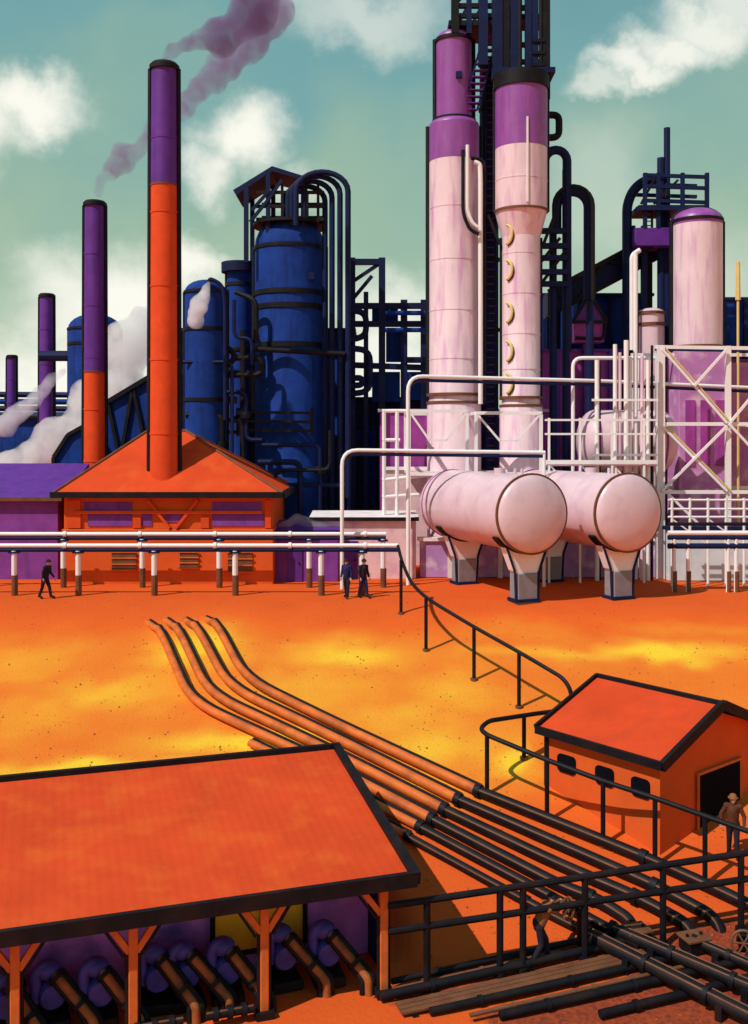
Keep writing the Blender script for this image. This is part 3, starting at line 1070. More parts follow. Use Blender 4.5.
def pipe_bridge():
    Y = 98
    t = thing('pipe_bridge', 'distant blue pipe bridge running behind the shortest smokestack', 'pipe bridge', (XX(20, Y), Y, 0))
    for py in (394, 401, 408):
        MB().tube([W(-80, py, Y), W(80, py + 1, Y)], .28, 8).build('pipe', 'navy' if py != 401 else 'blue', t)
    for px in (-30, 5, 40, 74):
        MB().bar((XX(px, Y), Y + .5, 0), W(px, 392, Y) + Vector((0, .5, 0)), .4).build('post', 'navy', t)


pipe_bridge()
Yl = 84
simple_shed('warehouse', 'distant blue warehouse at the left edge behind the white steam', XX(-140, Yl), XX(92, Yl), Yl, 8, ZZ(418, Yl), 'blue', 'navy', .6, .3, 'black')


# ------------------------------------------------------------------ pink columns
def column_left():
    Y = 56.5
    c = Vector((XX(454, Y), Y, 0))
    Rr = 25 * Y / F
    r2 = 18 * Y / F
    zs, zt = ZZ(163, Y), ZZ(127, Y)
    t = thing('distillation_column', 'pale pink distillation column with a narrower purple top section, left of the pair', 'column', c, 'tall pink distillation columns')
    MB().lathe(c, [(Rr * 1.08, 0), (Rr * 1.08, ZZ(404, Y)), (Rr, ZZ(400, Y)), (Rr, zs)], 48).build('shell', 'pink', t)
    MB().lathe(c, [(Rr + .012, zs), (Rr + .012, zt)] + dome(Rr + .012, zt, .35), 48).build('shaded_upper_shell', 'mauve', t)  # purple shade of the head, split off as its own colour
    z1, z2 = ZZ(124, Y), ZZ(40, Y)
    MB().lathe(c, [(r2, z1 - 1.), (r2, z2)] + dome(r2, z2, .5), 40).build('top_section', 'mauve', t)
    for py in (210, 262, 312, 360):
        ring(t, (c.x, c.y, ZZ(py, Y)), Rr, .06, 'pink', 'seam', .018)
    for py in (395, 403):
        ring(t, (c.x, c.y, ZZ(py, Y)), Rr + .03, .16, 'brown', 'flange', .12)
    ring(t, (c.x, c.y, ZZ(125, Y)), r2, .5, 'black', 'collar', .22)
    ring(t, (c.x, c.y, ZZ(42, Y)), r2, .18, 'black', 'collar', .08)
    outline_tubes(t, c, Rr, ZZ(395, Y), zt, .13)
    outline_tubes(t, c, r2, z1, z2, .13)
    yp = Y - Rr - .2
    MB().tube(fillet([W(463, 150, yp), W(463, 214, yp), W(470, 230, yp), W(479, 234, yp)], .6), .1, 10).build('riser_pipe', 'black', t)
    MB().tube(fillet([W(467.5, 145, yp), W(467.5, 212, yp), W(473, 224, yp), W(479, 228, yp)], .6), .1, 10).build('riser_pipe', 'white', t)
    MB().tube(fillet([W(474, 162, yp + .3), W(480, 164, yp + .3), W(480.5, 180, yp + .3), W(480.5, 404, yp + .3)], .3), .13, 10).build('downcomer', 'white', t)
    MB().tube(fillet([W(471, 158, yp + .5), W(484, 160, yp + .5), W(484.5, 176, yp + .5), W(484.5, 404, yp + .5)], .3), .1, 10).build('downcomer', 'black', t)
    MB().box(W(459, 75, Y - r2), (.35, .25, .35)).build('manhole', 'navy', t)


def column_right():
    Y = 55.5
    c = Vector((XX(521, Y), Y, 0))
    Rr = 26 * Y / F
    r2 = 19 * Y / F
    t = thing('distillation_column', 'pale pink distillation column that swells wider above a cone, right of the pair', 'column', c, 'tall pink distillation columns')
    zc0, zc1 = ZZ(238, Y), ZZ(212, Y)
    zs, zt = ZZ(150, Y), ZZ(88, Y)
    MB().lathe(c, [(r2 * 1.12, 0), (r2 * 1.12, ZZ(408, Y)), (r2, ZZ(404, Y)), (r2, zc0)], 48).build('shell', 'pink', t)
    MB().lathe(c, [(r2, zc0), (Rr, zc1)], 48).build('cone', 'pink', t)
    MB().lathe(c, [(Rr, zc1), (Rr, zs)], 48).build('wide_shell', 'pink', t)
    MB().lathe(c, [(Rr + .012, zs), (Rr + .012, zt)] + dome(Rr, zt, .25), 48).build('shaded_upper_shell', 'mauve', t)  # shaded head of the column given as a mauve section
    ring(t, (c.x, c.y, zc1), Rr, .12, 'brown', 'flange', .06)
    ring(t, (c.x, c.y, ZZ(84, Y)), Rr - .02, .8, 'black', 'collar', .12)
    for py in (255, 295, 335, 370):
        ring(t, (c.x, c.y, ZZ(py, Y)), r2, .06, 'pink', 'seam', .018)
    ring(t, (c.x, c.y, ZZ(182, Y)), Rr, .06, 'pink', 'seam', .018)
    for py in (398, 406):
        ring(t, (c.x, c.y, ZZ(py, Y)), r2 + .03, .14, 'brown', 'flange', .12)
    for sx in (-1, 1):
        MB().tube([(c.x + sx * (Rr + .05), Y, zc1), (c.x + sx * (Rr + .05), Y, zt)], .09, 8).build('outline_tube', 'black', t)  # black tubes added to outline the column sides
        MB().tube([(c.x + sx * (r2 + .05), Y, ZZ(400, Y)), (c.x + sx * (r2 + .05), Y, zc0)], .09, 8).build('outline_tube', 'black', t)
        MB().tube([(c.x + sx * (Rr + .4), Y - .2, zc1 - .2), (c.x + sx * (r2 + .15), Y - .2, zc0 - .4)], .09, 8).build('cone_strut', 'black', t)
    # manway loops down the left face
    for py in (237, 272, 314, 352, 384):
        a0 = R(222)
        pts = []
        base = Vector((c.x + (r2 + .02) * math.cos(a0), c.y + (r2 + .02) * math.sin(a0), ZZ(py, Y)))
        for k in range(9):
            a = -PI / 2 + PI * k / 8
            pts.append(base + Vector((.34 * math.cos(a) * .8 - .1, -.25 * math.cos(a), .52 * math.sin(a))))
        MB().tube(pts, .085, 8).build('manway_loop', 'yellowpipe', t)
        MB().tube([p + Vector((.07, .03, -.06)) for p in pts], .06, 8).build('manway_loop', 'black', t)
    # sight-glass strip on the wide shell
    a = R(275)
    x, y = c.x + (Rr + .03) * math.cos(a), c.y + (Rr + .03) * math.sin(a)
    MB().bar((x, y, ZZ(208, Y)), (x, y, ZZ(125, Y)), .1).build('level_gauge', 'white', t)


column_left()
column_right()

def dark_column():
    Y = 58
    c = Vector((XX(489, Y), Y, 0))
    t = thing('riser_column', 'slim navy column with a ladder squeezed between the two pink columns', 'column', c)
    r = 9.5 * Y / F
    zt = ZZ(66, Y)
    MB().lathe(c, [(r, 0), (r, zt)] + dome(r, zt, .6), 28).build('shell', 'navy', t)
    y = Y - r - .25
    for sx in (-1, 1):
        MB().bar((c.x + sx * .25, y, 1), (c.x + sx * .25, y, ZZ(20, Y)), .07).build('ladder_rail', 'black', t)
    b = MB()
    z = 1.2
    while z < ZZ(24, Y):
        b.tube([(c.x - .25, y, z), (c.x + .25, y, z)], .03, 6)
        z += .42
    b.build('ladder_rungs', 'purple', t)
    for py in (110, 180, 260, 330):
        ring(t, (c.x, c.y, ZZ(py, Y)), r, .2, 'black', 'hoop', .06)


dark_column()


def top_works():
    Y = 56.5
    c = Vector((XX(505, Y), Y, ZZ(82, Y)))
    t = thing('top_gantry', 'black lattice gantry with stairs and vent pipes crowning the pink columns', 'gantry', c)
    # decks
    MB().box(W(482, 30, Y) + Vector((0, .3, 0)), (3.9, 2.6, .28)).build('deck', 'black', t)
    MB().box(W(523, 78, Y), (3.2, 2.6, .3)).build('deck', 'navy', t)
    MB().box(W(514, 18, Y) + Vector((0, .6, 0)), (4.0, 1.6, .3)).build('deck', 'navy', t)
    for px, py0, w in ((455, 34, .42), (469, 34, .28), (483, 66, .5), (497, 80, .55), (505, 80, .45), (514, 80, .45), (528, 80, .34), (535, 80, .34), (546, 100, .4)):
        MB().bar(W(px, py0, Y - .9), W(px, -60, Y - .9), w).build('post', 'navy' if px not in (455, 546, 505) else 'black', t)
        if px in (469, 514, 546):
            MB().bar(W(px, py0 if px != 469 else 30, Y + .9), W(px, -60, Y + .9), w).build('post', 'navy', t)
    segs(t, 'beam', [(W(452, y, Y - .9), W(500, y, Y - .9)) for y in (-40, -18, 6, 16)] +
         [(W(497, y, Y - .9), W(549, y, Y - .9)) for y in (-30, 62, 72)] + [(W(495, y, Y - .9), W(530, y, Y - .9)) for y in (8, 28, 45)], .24, 'black')
    segs(t, 'brace', [(W(456, 28, Y - .9), W(470, 2, Y - .9)), (W(470, 28, Y - .9), W(484, 2, Y - .9)), (W(456, 4, Y - .9), W(484, -30, Y - .9)), (W(497, 60, Y - .9), W(514, 20, Y - .9))], .16, 'navy')
    # stair flight between the column heads
    a, b2 = W(470, 110, Y - .6), W(490, 38, Y - .6)
    for dx in (-.4, .4):
        MB().bar(a + Vector((dx, 0, 0)), b2 + Vector((dx, 0, 0)), .12, .2).build('stringer', 'navy', t)
    s = MB()
    for i in range(12):
        p = a.lerp(b2, i / 11)
        s.box(p, (.8, .35, .05))
    s.build('treads', 'purple', t)
    pipes(t, 'vent_pipe', [[W(520, 80, Y - 1.1), W(520, -60, Y - 1.1)], [W(541, 90, Y - 1.), W(541, -60, Y - 1.)]], .12, 'black')
    for py in (42, 54, 66):
        MB().box(W(538, py, Y - .9), (.7, .5, .16)).build('grille', 'black', t)


top_works()


def side_pipes():
    Y = 57
    t = thing('overhead_piping', 'dark arched overhead pipes hugging the right side of the pink columns', 'piping', (XX(566, Y), Y, 0))
    def arch(x0, x1, ytop, y0, y1, r, mat, Yp):
        rr = (x1 - x0) / 2
        cx = (x0 + x1) / 2
        pts = [W(x0, y0, Yp)]
        for k in range(11):
            a = PI - PI * k / 10
            pts.append(W(cx + rr * math.cos(a), ytop + rr - rr * math.sin(a), Yp))
        pts.append(W(x1, y1, Yp))
        MB().tube(pts, r, 10).build('arched_pipe', mat, t)
    pipes(t, 'pipe_loop', [[W(546, 115, Y), W(559, 115, Y), W(559, 137, Y), W(546, 138, Y)]], .2, 'black', .5)
    arch(545, 567, 150, 210, 350, .26, 'navy', Y)
    arch(557, 588, 192, 232, 300, .26, 'navy', Y + .3)
    arch(554, 593, 186, 240, 300, .12, 'black', Y - .1)
    pipes(t, 'stand_pipe', [[W(566, 170, Y), (XX(566, Y), Y, 0)], [W(590, 290, Y + .3), (XX(590, Y), Y + .3, 0)], [W(553, 225, Y), (XX(553, Y), Y, 0)]], .22, 'navy')
    segs(t, 'beam', [(W(540, y, Y - .3), W(568, y, Y - .3)) for y in (231, 246, 258, 272, 284)], .3, 'navy')
    segs(t, 'brace', [(W(541, 284, Y - .3), W(566, 250, Y - .3)), (W(541, 262, Y - .3), W(560, 238, Y - .3))], .18, 'black')


side_pipes()

# inclined gallery rising to the right, blue block, purple hopper
conveyor('long dark inclined gallery climbing right towards the pale domed tower', (548, 292), (664, 230), 62, 1.5, ('navy', 'black'))


def block(name, label, px0, px1, top, Y, depth, mat, cat='building', roofmat=None, ribs=(), ribmat='navy', bottom=None):
    x0, x1 = XX(px0, Y), XX(px1, Y)
    z = ZZ(top, Y)
    t = thing(name, label, cat, ((x0 + x1) / 2, Y, 0))
    MB().box(((x0 + x1) / 2, Y + depth / 2, z / 2), (x1 - x0, depth, z)).build('wall', mat, t, bevel=.03)
    MB().box(((x0 + x1) / 2, Y + depth / 2, z + .09), (x1 - x0 + .24, depth + .24, .18)).build('roof', roofmat or ribmat, t)
    for px in ribs:
        MB().bar((XX(px, Y), Y - .1, 0), (XX(px, Y), Y - .1, z), .24, .2).build('pilaster', ribmat, t)
    return t


block('compressor_house', 'dark blue compressor house under the long inclined gallery', 536, 652, 296, 65, 5, 'blue', ribs=(545, 575, 610, 648))
block('switch_house', 'magenta switch house with vertical white pipes before it', 531, 662, 352, 61, 3, 'magenta', roofmat='purple', ribs=(534, 558, 610), ribmat='purple')


def hopper():
    Y = 60
    c = W(590, 290, Y)
    t = thing('hopper', 'small purple funnel hopper hanging under the dark gallery', 'hopper', (c.x, c.y, ZZ(345, Y)))
    MB().prism([W(588, 298, Y), W(592, 298, Y), W(606, 321, Y), W(574, 321, Y)], (0, 1.4, 0)).build('funnel', 'purple', t, smooth=False)
    segs(t, 'edge', [(W(588, 297, Y - .08), W(573, 321, Y - .08)), (W(592, 297, Y - .08), W(607, 321, Y - .08)), (W(572, 322, Y - .08), W(608, 322, Y - .08))], .17, 'black')
    MB().prism([W(575, 323, Y), W(605, 323, Y), W(604, 342, Y), W(575, 342, Y)], (0, 1.4, 0)).build('body', 'magenta', t, smooth=False)
    MB().tube(fillet([W(575, 338, Y - .1), W(604, 339, Y - .1), W(605, 322, Y - .1)], .3), .1, 8).build('outlet', 'black', t)
    MB().bar((XX(590, Y), Y + .7, 0), (XX(590, Y), Y + .7, ZZ(342, Y)), .5).build('leg', 'purple', t)


hopper()

# pale drum tower on the right
def right_tower():
    Y = 59
    c = Vector((XX(697, Y), Y, 0))
    Rr = 24.5 * Y / F
    zt = ZZ(222, Y)
    t = thing('domed_tower', 'pale pink domed tower beside the blue poles, right of the long gallery', 'tower', c)
    zs = ZZ(226, Y)
    zq = ZZ(352, Y)
    MB().lathe(c, [(Rr, zq), (Rr, zs)], 48).build('shell', 'pink', t)
    MB().box((c.x, c.y, zq / 2), (Rr * 2.1, Rr * 2.0, zq)).build('base', 'lilacpanel', t, bevel=.05)
    for sx in (-.5, 0, .5):
        MB().box((c.x + sx * Rr * 1.2, c.y - Rr - .03, zq * .62), (.55, .1, zq * .3)).build('vent', 'magenta', t)
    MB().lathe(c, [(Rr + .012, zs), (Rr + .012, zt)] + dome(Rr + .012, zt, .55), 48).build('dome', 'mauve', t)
    ring(t, (c.x, c.y, zt), Rr, .16, 'black', 'seam', .07)
    ring(t, (c.x, c.y, ZZ(348, Y)), Rr, .2, 'brown', 'flange', .1)
    outline_tubes(t, c, Rr, zq, zt, .14)
    pts = []
    for k in range(13):
        a = PI * (k / 12)
        pts.append((c.x - (Rr + .05) * math.cos(a), Y - .05, zt + (Rr + .05) * .56 * math.sin(a)))
    MB().tube(pts, .11, 8).build('dome_pipe', 'black', t)


right_tower()


def pole_frame():
    Y = 61
    t = thing('pole_platform', 'dark blue platform with two poles and an arched pipe behind the pale domed tower', 'platform', (XX(655, Y), Y, 0))
    for px, py, r in ((667, 128, .2), (661, 158, .24)):
        MB().tube([(XX(px, Y), Y, 0), W(px, py, Y)], r, 10).build('pole', 'navy', t)
    pts = [(XX(627, Y), Y, 0), W(627, 260, Y), W(627, 205, Y), W(633, 190, Y), W(645, 180, Y), W(664, 178, Y)]
    MB().tube(fillet(pts, .8), .3, 10).build('arched_pipe', 'navy', t)
    for py in (179, 190, 204):
        for dy in (-.9, 1.2):
            MB().bar(W(641, py, Y) + Vector((0, dy, 0)), W(703, py + 2, Y) + Vector((0, dy, 0)), .2).build('rail', 'navy', t)
    for px in (641, 654, 678, 702):
        MB().bar(W(px, 232, Y) + Vector((0, -.9, 0)), W(px, 177, Y) + Vector((0, -.9, 0)), .22).build('post', 'navy', t)
    segs(t, 'brace', [(W(641, 204, Y - .9), W(654, 180, Y - .9)), (W(654, 204, Y - .9), W(678, 180, Y - .9))], .14, 'black')
    MB().box(W(668, 212, Y), (4.2, 2.4, .3)).build('deck', 'navy', t)
    for px in (645, 652):
        MB().bar(W(px, 250, Y - .7), W(px, 205, Y - .7), .12).build('ladder_rail', 'black', t)
    b = MB()
    for i in range(10):
        b.tube([W(645, 208 + i * 4.4, Y - .7), W(652, 208 + i * 4.4, Y - .7)], .035, 6)
    b.build('ladder_rungs', 'black', t)
    MB().box(W(652, 240, Y), (2.6, 2., 1.1)).build('machinery_box', 'purple', t, bevel=.05)
    for px in (632, 644, 664):
        MB().bar((XX(px, Y), Y, 0), W(px, 226, Y), .34).build('leg', 'navy', t)


pole_frame()


t, c, Rr, zt = vertical_vessel('pale_vessel', 'pale narrow vessel standing between the arched pipe and the pale domed tower', 651, 308, 26, 60.0, 'tank', (325,), .4, .06, 'brown')
MB().tube(fillet([W(632, 350, 57.5), W(632, 255, 57.5), W(640, 250, 57.5)], .3), .14, 10).build('side_pipe', 'white', t)

block('blue_annex', 'dark blue annex at the right edge behind the pale domed tower', 716, 800, 300, 66, 5, 'blue', ribs=(722, 745))
t = thing('slender_pole', 'slender yellow pole at the right edge before the blue annex', 'pole', (XX(738, 58), 58, 0))
MB().tube([(XX(738, 58), 58, 0), W(738, 262, 58)], .1, 8, .07).build('shaft', 'yellowpipe', t)
MB().tube([W(738, 300, 58), W(738, 262, 58)], .16, 8, .12).build('sleeve', 'yellowpipe', t)

# magenta back walls
block('process_house', 'long blotchy lilac process house behind the tall white braced frame at the right edge', 655, 800, 362, 63, 3, 'lilacpanel', ribs=(720,), ribmat='purple', roofmat='purple')
block('furnace_house', 'magenta and pink furnace house behind the two pink columns', 380, 548, 412, 60.5, 3, 'magenta', roofmat='palepink', ribs=(430, 505), ribmat='palepink')
block('screen_wall', 'pale pink screen wall behind the white column frames', 384, 552, 470, 58.8, .4, 'palepink', cat='wall', roofmat='white', ribs=(), ribmat='cream')
block('retaining_wall', 'low lilac and white retaining wall behind the pink tanks and their pedestals', 420, 668, 541, 53.8, .5, 'lilac', cat='wall', roofmat='white', ribs=(450, 500, 560, 640), ribmat='cream')
block('parapet_wall', 'low pale blue wall at the right edge under the white frame', 668, 810, 530, 52.5, .5, 'paleblue', cat='wall', roofmat='navy', ribs=(), ribmat='paleblue')


# ------------------------------------------------------------------ white steel frames
def column_frame(label, x0, x1, Y0, Y1, ytop, ymid, ybot):
    t = thing('steel_frame', label, 'steel frame', (XX((x0 + x1) / 2, Y0), Y0, 0), 'white steel frames round the columns')
    zt, zm, zb = ZZ(ytop, Y0), ZZ(ymid, Y0), ZZ(ybot, Y0)
    X0, X1 = XX(x0, Y0), XX(x1, Y0)
    w = .17
    for x in (X0, X1):
        for y in (Y0, Y1):
            MB().bar((x, y, 0), (x, y, zt - w / 2), w).build('post', 'white', t)
    for z in (zt, zm, zb):
        segs(t, 'beam', [((X0, y, z), (X1, y, z)) for y in (Y0 - .01, Y1 + .01)] + [((x, Y0 + w / 2, z), (x, Y1 - w / 2, z)) for x in (X0, X1)], w, 'white')
    m = (X0 + X1) / 2
    zz = zt - (zt - zm) * .72
    segs(t, 'brace', [((X0, Y0 - .02, zt), (m - .45, Y0 - .02, zz)), ((X1, Y0 - .02, zt), (m + .45, Y0 - .02, zz)), ((m - .45, Y0 - .02, zz), (m + .45, Y0 - .02, zz))], .11, 'white')
    MB().box((m, (Y0 + Y1) / 2, zb + .03), (X1 - X0, Y1 - Y0, .08)).build('deck', 'palepink', t)
    return t


column_frame('white braced steel frame round the foot of the left pink column', 409, 467, 53.2, 59.4, 411, 452, 474)
column_frame('white braced steel frame round the foot of the right pink column', 476, 541, 53.0, 58.4, 413, 452, 474)


def side_frame():
    Y = 54.5
    t = thing('steel_frame', 'narrow white steel frame of slim posts left of the two braced ones', 'steel frame', (XX(393, Y), Y, 0), 'white steel frames round the columns')
    for px in (384, 397):
        MB().tube([(XX(px, Y), Y, 0), W(px, 410, Y)], .11, 8).build('post', 'white', t)
    pipes(t, 'beam', [[W(382, 411, Y), W(410, 411, Y)], [W(382, 480, Y), W(440, 474, Y)], [W(382, 497, Y), W(440, 493, Y)], [W(382, 440, Y), W(400, 440, Y)]], .1, 'white')


side_frame()


def tower_frame():
    Y = 53.5
    t = thing('steel_frame', 'tall white cross-braced steel frame at the right edge before the pale domed tower', 'steel frame', (XX(700, Y), Y, 0), 'white steel frames round the columns')
    for px, w in ((660, .42), (728, .26), (792, .26)):
        MB().bar((XX(px, Y), Y, 0), W(px, 346, Y), w).build('post', 'white', t)
        MB().bar((XX(px, Y), Y + 5, 0), (XX(px, Y), Y + 5, ZZ(346, Y)), w * .8).build('post', 'white', t)
    for py in (347, 424, 492):
        MB().bar(W(655, py, Y - .02), W(800, py + (2 if py == 347 else 0), Y - .02), .19).build('beam', 'white', t)
        MB().bar(W(655, py, Y - .02) + Vector((0, 5, 0)), W(800, py, Y - .02) + Vector((0, 5, 0)), .19).build('beam', 'white', t)
    b = Y - .2
    segs(t, 'brace', [(W(662, 349, b), W(727, 423, b)), (W(727, 349, b - .12), W(694, 386, b - .12)), (W(662, 426, b), W(727, 491, b)), (W(727, 426, b - .12), W(662, 491, b - .12)),
                      (W(729, 424, b), W(790, 350, b)), (W(729, 424, b - .12), W(790, 490, b - .12)), (W(668, 494, b), W(720, 545, b))], .13, 'white')
    segs(t, 'brace', [(W(666, 349, b), W(731, 423, b)), (W(666, 426, b), W(731, 491, b))], .08, 'yellowpipe')
    MB().bar(W(655, 349.8, Y - .06), W(800, 352, Y - .06), .1).build('beam', 'navy', t)


tower_frame()


def stand_pipes():
    Y = 52.6
    t = thing('pipe_bundle', 'cluster of white upright pipes standing before the pale drum', 'pipes', (XX(620, Y), Y, 0))
    for px, top, r, m, dy in ((597, 360, .12, 'white', 0), (600, 362, .07, 'black', .1), (616, 344, .11, 'white', .2), (621, 352, .1, 'pink', .3), (627, 340, .13, 'white', .15),
                              (632, 356, .09, 'white', .4), (638, 250, .12, 'white', .5), (643, 356, .09, 'pink', .2), (648, 360, .1, 'white', 0), (653, 345, .07, 'black', .2)):
        MB().tube([(XX(px, Y), Y + dy, 0), W(px, top, Y) + Vector((0, dy, 0))], r, 10).build('pipe', m, t)
    MB().bar(W(592, 400, Y - .15), W(658, 400, Y - .15), .12).build('clamp', 'white', t)
    MB().bar(W(592, 455, Y - .15), W(658, 455, Y - .15), .12).build('clamp', 'white', t)


stand_pipes()


def walk_frame():
    Y = 51.8
    t = thing('railed_walkway', 'white railed walkway with cross bracing above the two pink tanks', 'walkway', (XX(600, Y), Y, 0))
    for px in (549, 580, 612, 644):
        MB().bar((XX(px, Y), Y, 0), W(px, 418, Y), .11).build('post', 'white', t)
    for py in (420, 434, 462):
        MB().bar(W(545, py, Y), W(656, py, Y), .1 if py != 462 else .2).build('rail' if py != 462 else 'deck_beam', 'white', t)
    segs(t, 'brace', [(W(549, 464, Y + .1), W(580, 500, Y + .1)), (W(580, 464, Y + .1), W(612, 500, Y + .1)), (W(612, 464, Y + .1), W(644, 500, Y + .1))], .09, 'white')
    MB().box(W(600, 465, Y + .6), (XX(656, Y) - XX(545, Y), 1.1, .08)).build('deck', 'palepink', t)


walk_frame()


def yard_rails():
    Y = 50.6
    t = thing('guard_rail', 'white guard rail of three thin bars between the right pink tank and the right edge', 'railing', (XX(710, Y), Y, 0))
    for py in (500, 509, 517):
        MB().tube([W(668, py, Y), W(800, py, Y)], .055, 8).build('rail', 'white', t)
    for px in (672, 690, 708, 726, 744, 770):
        MB().tube([(XX(px, Y), Y, 0), W(px, 498, Y)], .07, 8).build('post', 'white', t)
    segs(t, 'brace', [(W(672, 519, Y), W(708, 545, Y)), (W(708, 519, Y), W(744, 545, Y))], .07, 'white')


yard_rails()


def pipe_thing(name, label, pts, r, mat, rad=.5, feet=(), cat='pipe', shadow=None, group=None, flanges=0):
    P = fillet(pts, rad)
    b = min((Vector(p) for p in pts), key=lambda p: p.z)
    t = thing(name, label, cat, (b.x, b.y, b.z), group)
    MB().tube(P, r, 12).build('pipe', mat, t)
    if shadow:
        MB().tube([p + Vector((0, .03, -2 * r)) for p in P], r * .9, 10).build('shade_pipe', shadow, t)  # darker tube added below as the pipe's shade
    for q in feet:
        q = Vector(q)
        MB().tube([(q.x, q.y, gz0(q.y) - .1), q], r * .9, 10).build('post', mat, t)
    for i in range(1, flanges + 1):
        k = int(i * (len(pts) - 1) / (flanges + 1))
        a, bb = Vector(pts[k]), Vector(pts[k + 1])
        m = a.lerp(bb, .5)
        d = (bb - a).normalized()
        MB().tube([m - d * .08, m + d * .08], r * 1.5, 12).build('flange', mat, t)
    return t


Ya = 51.0
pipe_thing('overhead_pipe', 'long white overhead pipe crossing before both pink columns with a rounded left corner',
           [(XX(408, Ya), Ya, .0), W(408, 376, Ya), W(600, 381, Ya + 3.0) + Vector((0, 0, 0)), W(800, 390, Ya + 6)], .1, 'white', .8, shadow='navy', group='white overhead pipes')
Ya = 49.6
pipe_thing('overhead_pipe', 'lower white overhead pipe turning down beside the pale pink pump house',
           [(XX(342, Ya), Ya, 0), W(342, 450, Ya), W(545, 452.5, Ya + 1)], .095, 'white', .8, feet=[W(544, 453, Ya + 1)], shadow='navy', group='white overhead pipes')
Ya = 53.9
pipe_thing('overhead_pipe', 'short white overhead pipe bending down in front of the dark magenta switch house',
           [(XX(573, Ya), Ya, 0), W(573, 358, Ya), W(662, 358, Ya)], .1, 'white', .5, group='white overhead pipes')
pipe_thing('upright_pipe', 'tall thin white upright pipe left of the short overhead pipe', [(XX(551, 57.2), 57.2, 0), W(551, 332, 57.2)], .1, 'white', group='white upright pipes', flanges=0)
pipe_thing('upright_pipe', 'white upright pipe rising highest beside the purple funnel hopper', [(XX(565, 57.5), 57.5, 0), W(565, 312, 57.5)], .13, 'white', group='white upright pipes')


def low_rack():
    Y = 48.8
    t = thing('pipe_trestle', 'low navy and white pipe trestle at the right edge beyond the tanks', 'pipeline', (XX(700, Y), Y, 0), 'white pipe trestles along the foot of the works')
    for py, m, r in ((524, 'black', .09), (533, 'white', .12), (537.5, 'navy', .12), (546, 'navy', .14)):
        MB().tube([W(668, py, Y), W(800, py, Y)], r, 10).build('pipe', m, t)
    for px in (674, 688, 728, 736, 780):
        p = MB().tube([(XX(px, Y), Y, -.1), W(px, 536, Y)], .1, 10).build('post', 'white', t)
        MB().tube([(XX(px, Y) + .03, Y, -.1), (XX(px, Y) + .03, Y, 1.0)], .125, 10).build('boot', 'brown', p)


low_rack()

def pebbles():
    rnd = random.Random(21)
    v, f = [], []
    for i in range(5200):
        py = 1024 - (rnd.random() ** .8) * 425
        g = hit_fast(py)
        px = rnd.uniform(-20, 768)
        x = XX(px, g)
        z = gz(x, g)
        r = .014 + .035 * rnd.random() ** 4
        if noise.noise(Vector((x * .5, g * .5, 4))) < rnd.uniform(-.4, .25):
            continue
        b = len(v)
        for dx, dy, h in ((1, 0, 0), (.3, .9, 0), (-.8, .6, 0), (-.9, -.5, 0), (.2, -1, 0), (0, 0, 1)):
            v.append((x + r * dx * rnd.uniform(.7, 1.2), g + r * dy * rnd.uniform(.7, 1.2), z + r * .9 * h - .015))
        f += [(b + k, b + (k + 1) % 5, b + 5) for k in range(5)]
    me = bpy.data.meshes.new('gravel')
    me.from_pydata(v, [], f)
    me.materials.append(M['rubble'])
    o = bpy.data.objects.new('gravel', me)
    COL.objects.link(o)
    tag(o, 'loose rust brown gravel strewn over the orange earth', 'gravel', kind='stuff')


M['rubble'] = paint('rubble', (0.42, 0.11, 0.035), 0.9, 0.5, 5, spec=0.1)


def hit_fast(py):
    lo_, hi_ = 20.0, 60.0
    for _ in range(30):
        m = (lo_ + hi_) / 2
        if CZ - (py - HY) * m / F > gz0(m):
            lo_ = m
        else:
            hi_ = m
    return lo_


pebbles()

# ------------------------------------------------------------------ hillside pipelines
def ground_path(lst, lift):
    out = []
    for px, py in lst:
        g = hit(px, py)
        out.append(Vector((g.x, g.y, gz(g.x, g.y) + lift)))
    return out


def densify(pts, step=.8):
    out = [pts[0]]
    for a, b in zip(pts[:-1], pts[1:]):
        n = max(1, int((b - a).length / step))
        for i in range(1, n + 1):
            out.append(a.lerp(b, i / n))
    return out


def drape(pts, lift):
    return [Vector((p.x, p.y, max(gz0(p.y) + lift, -99))) for p in pts]


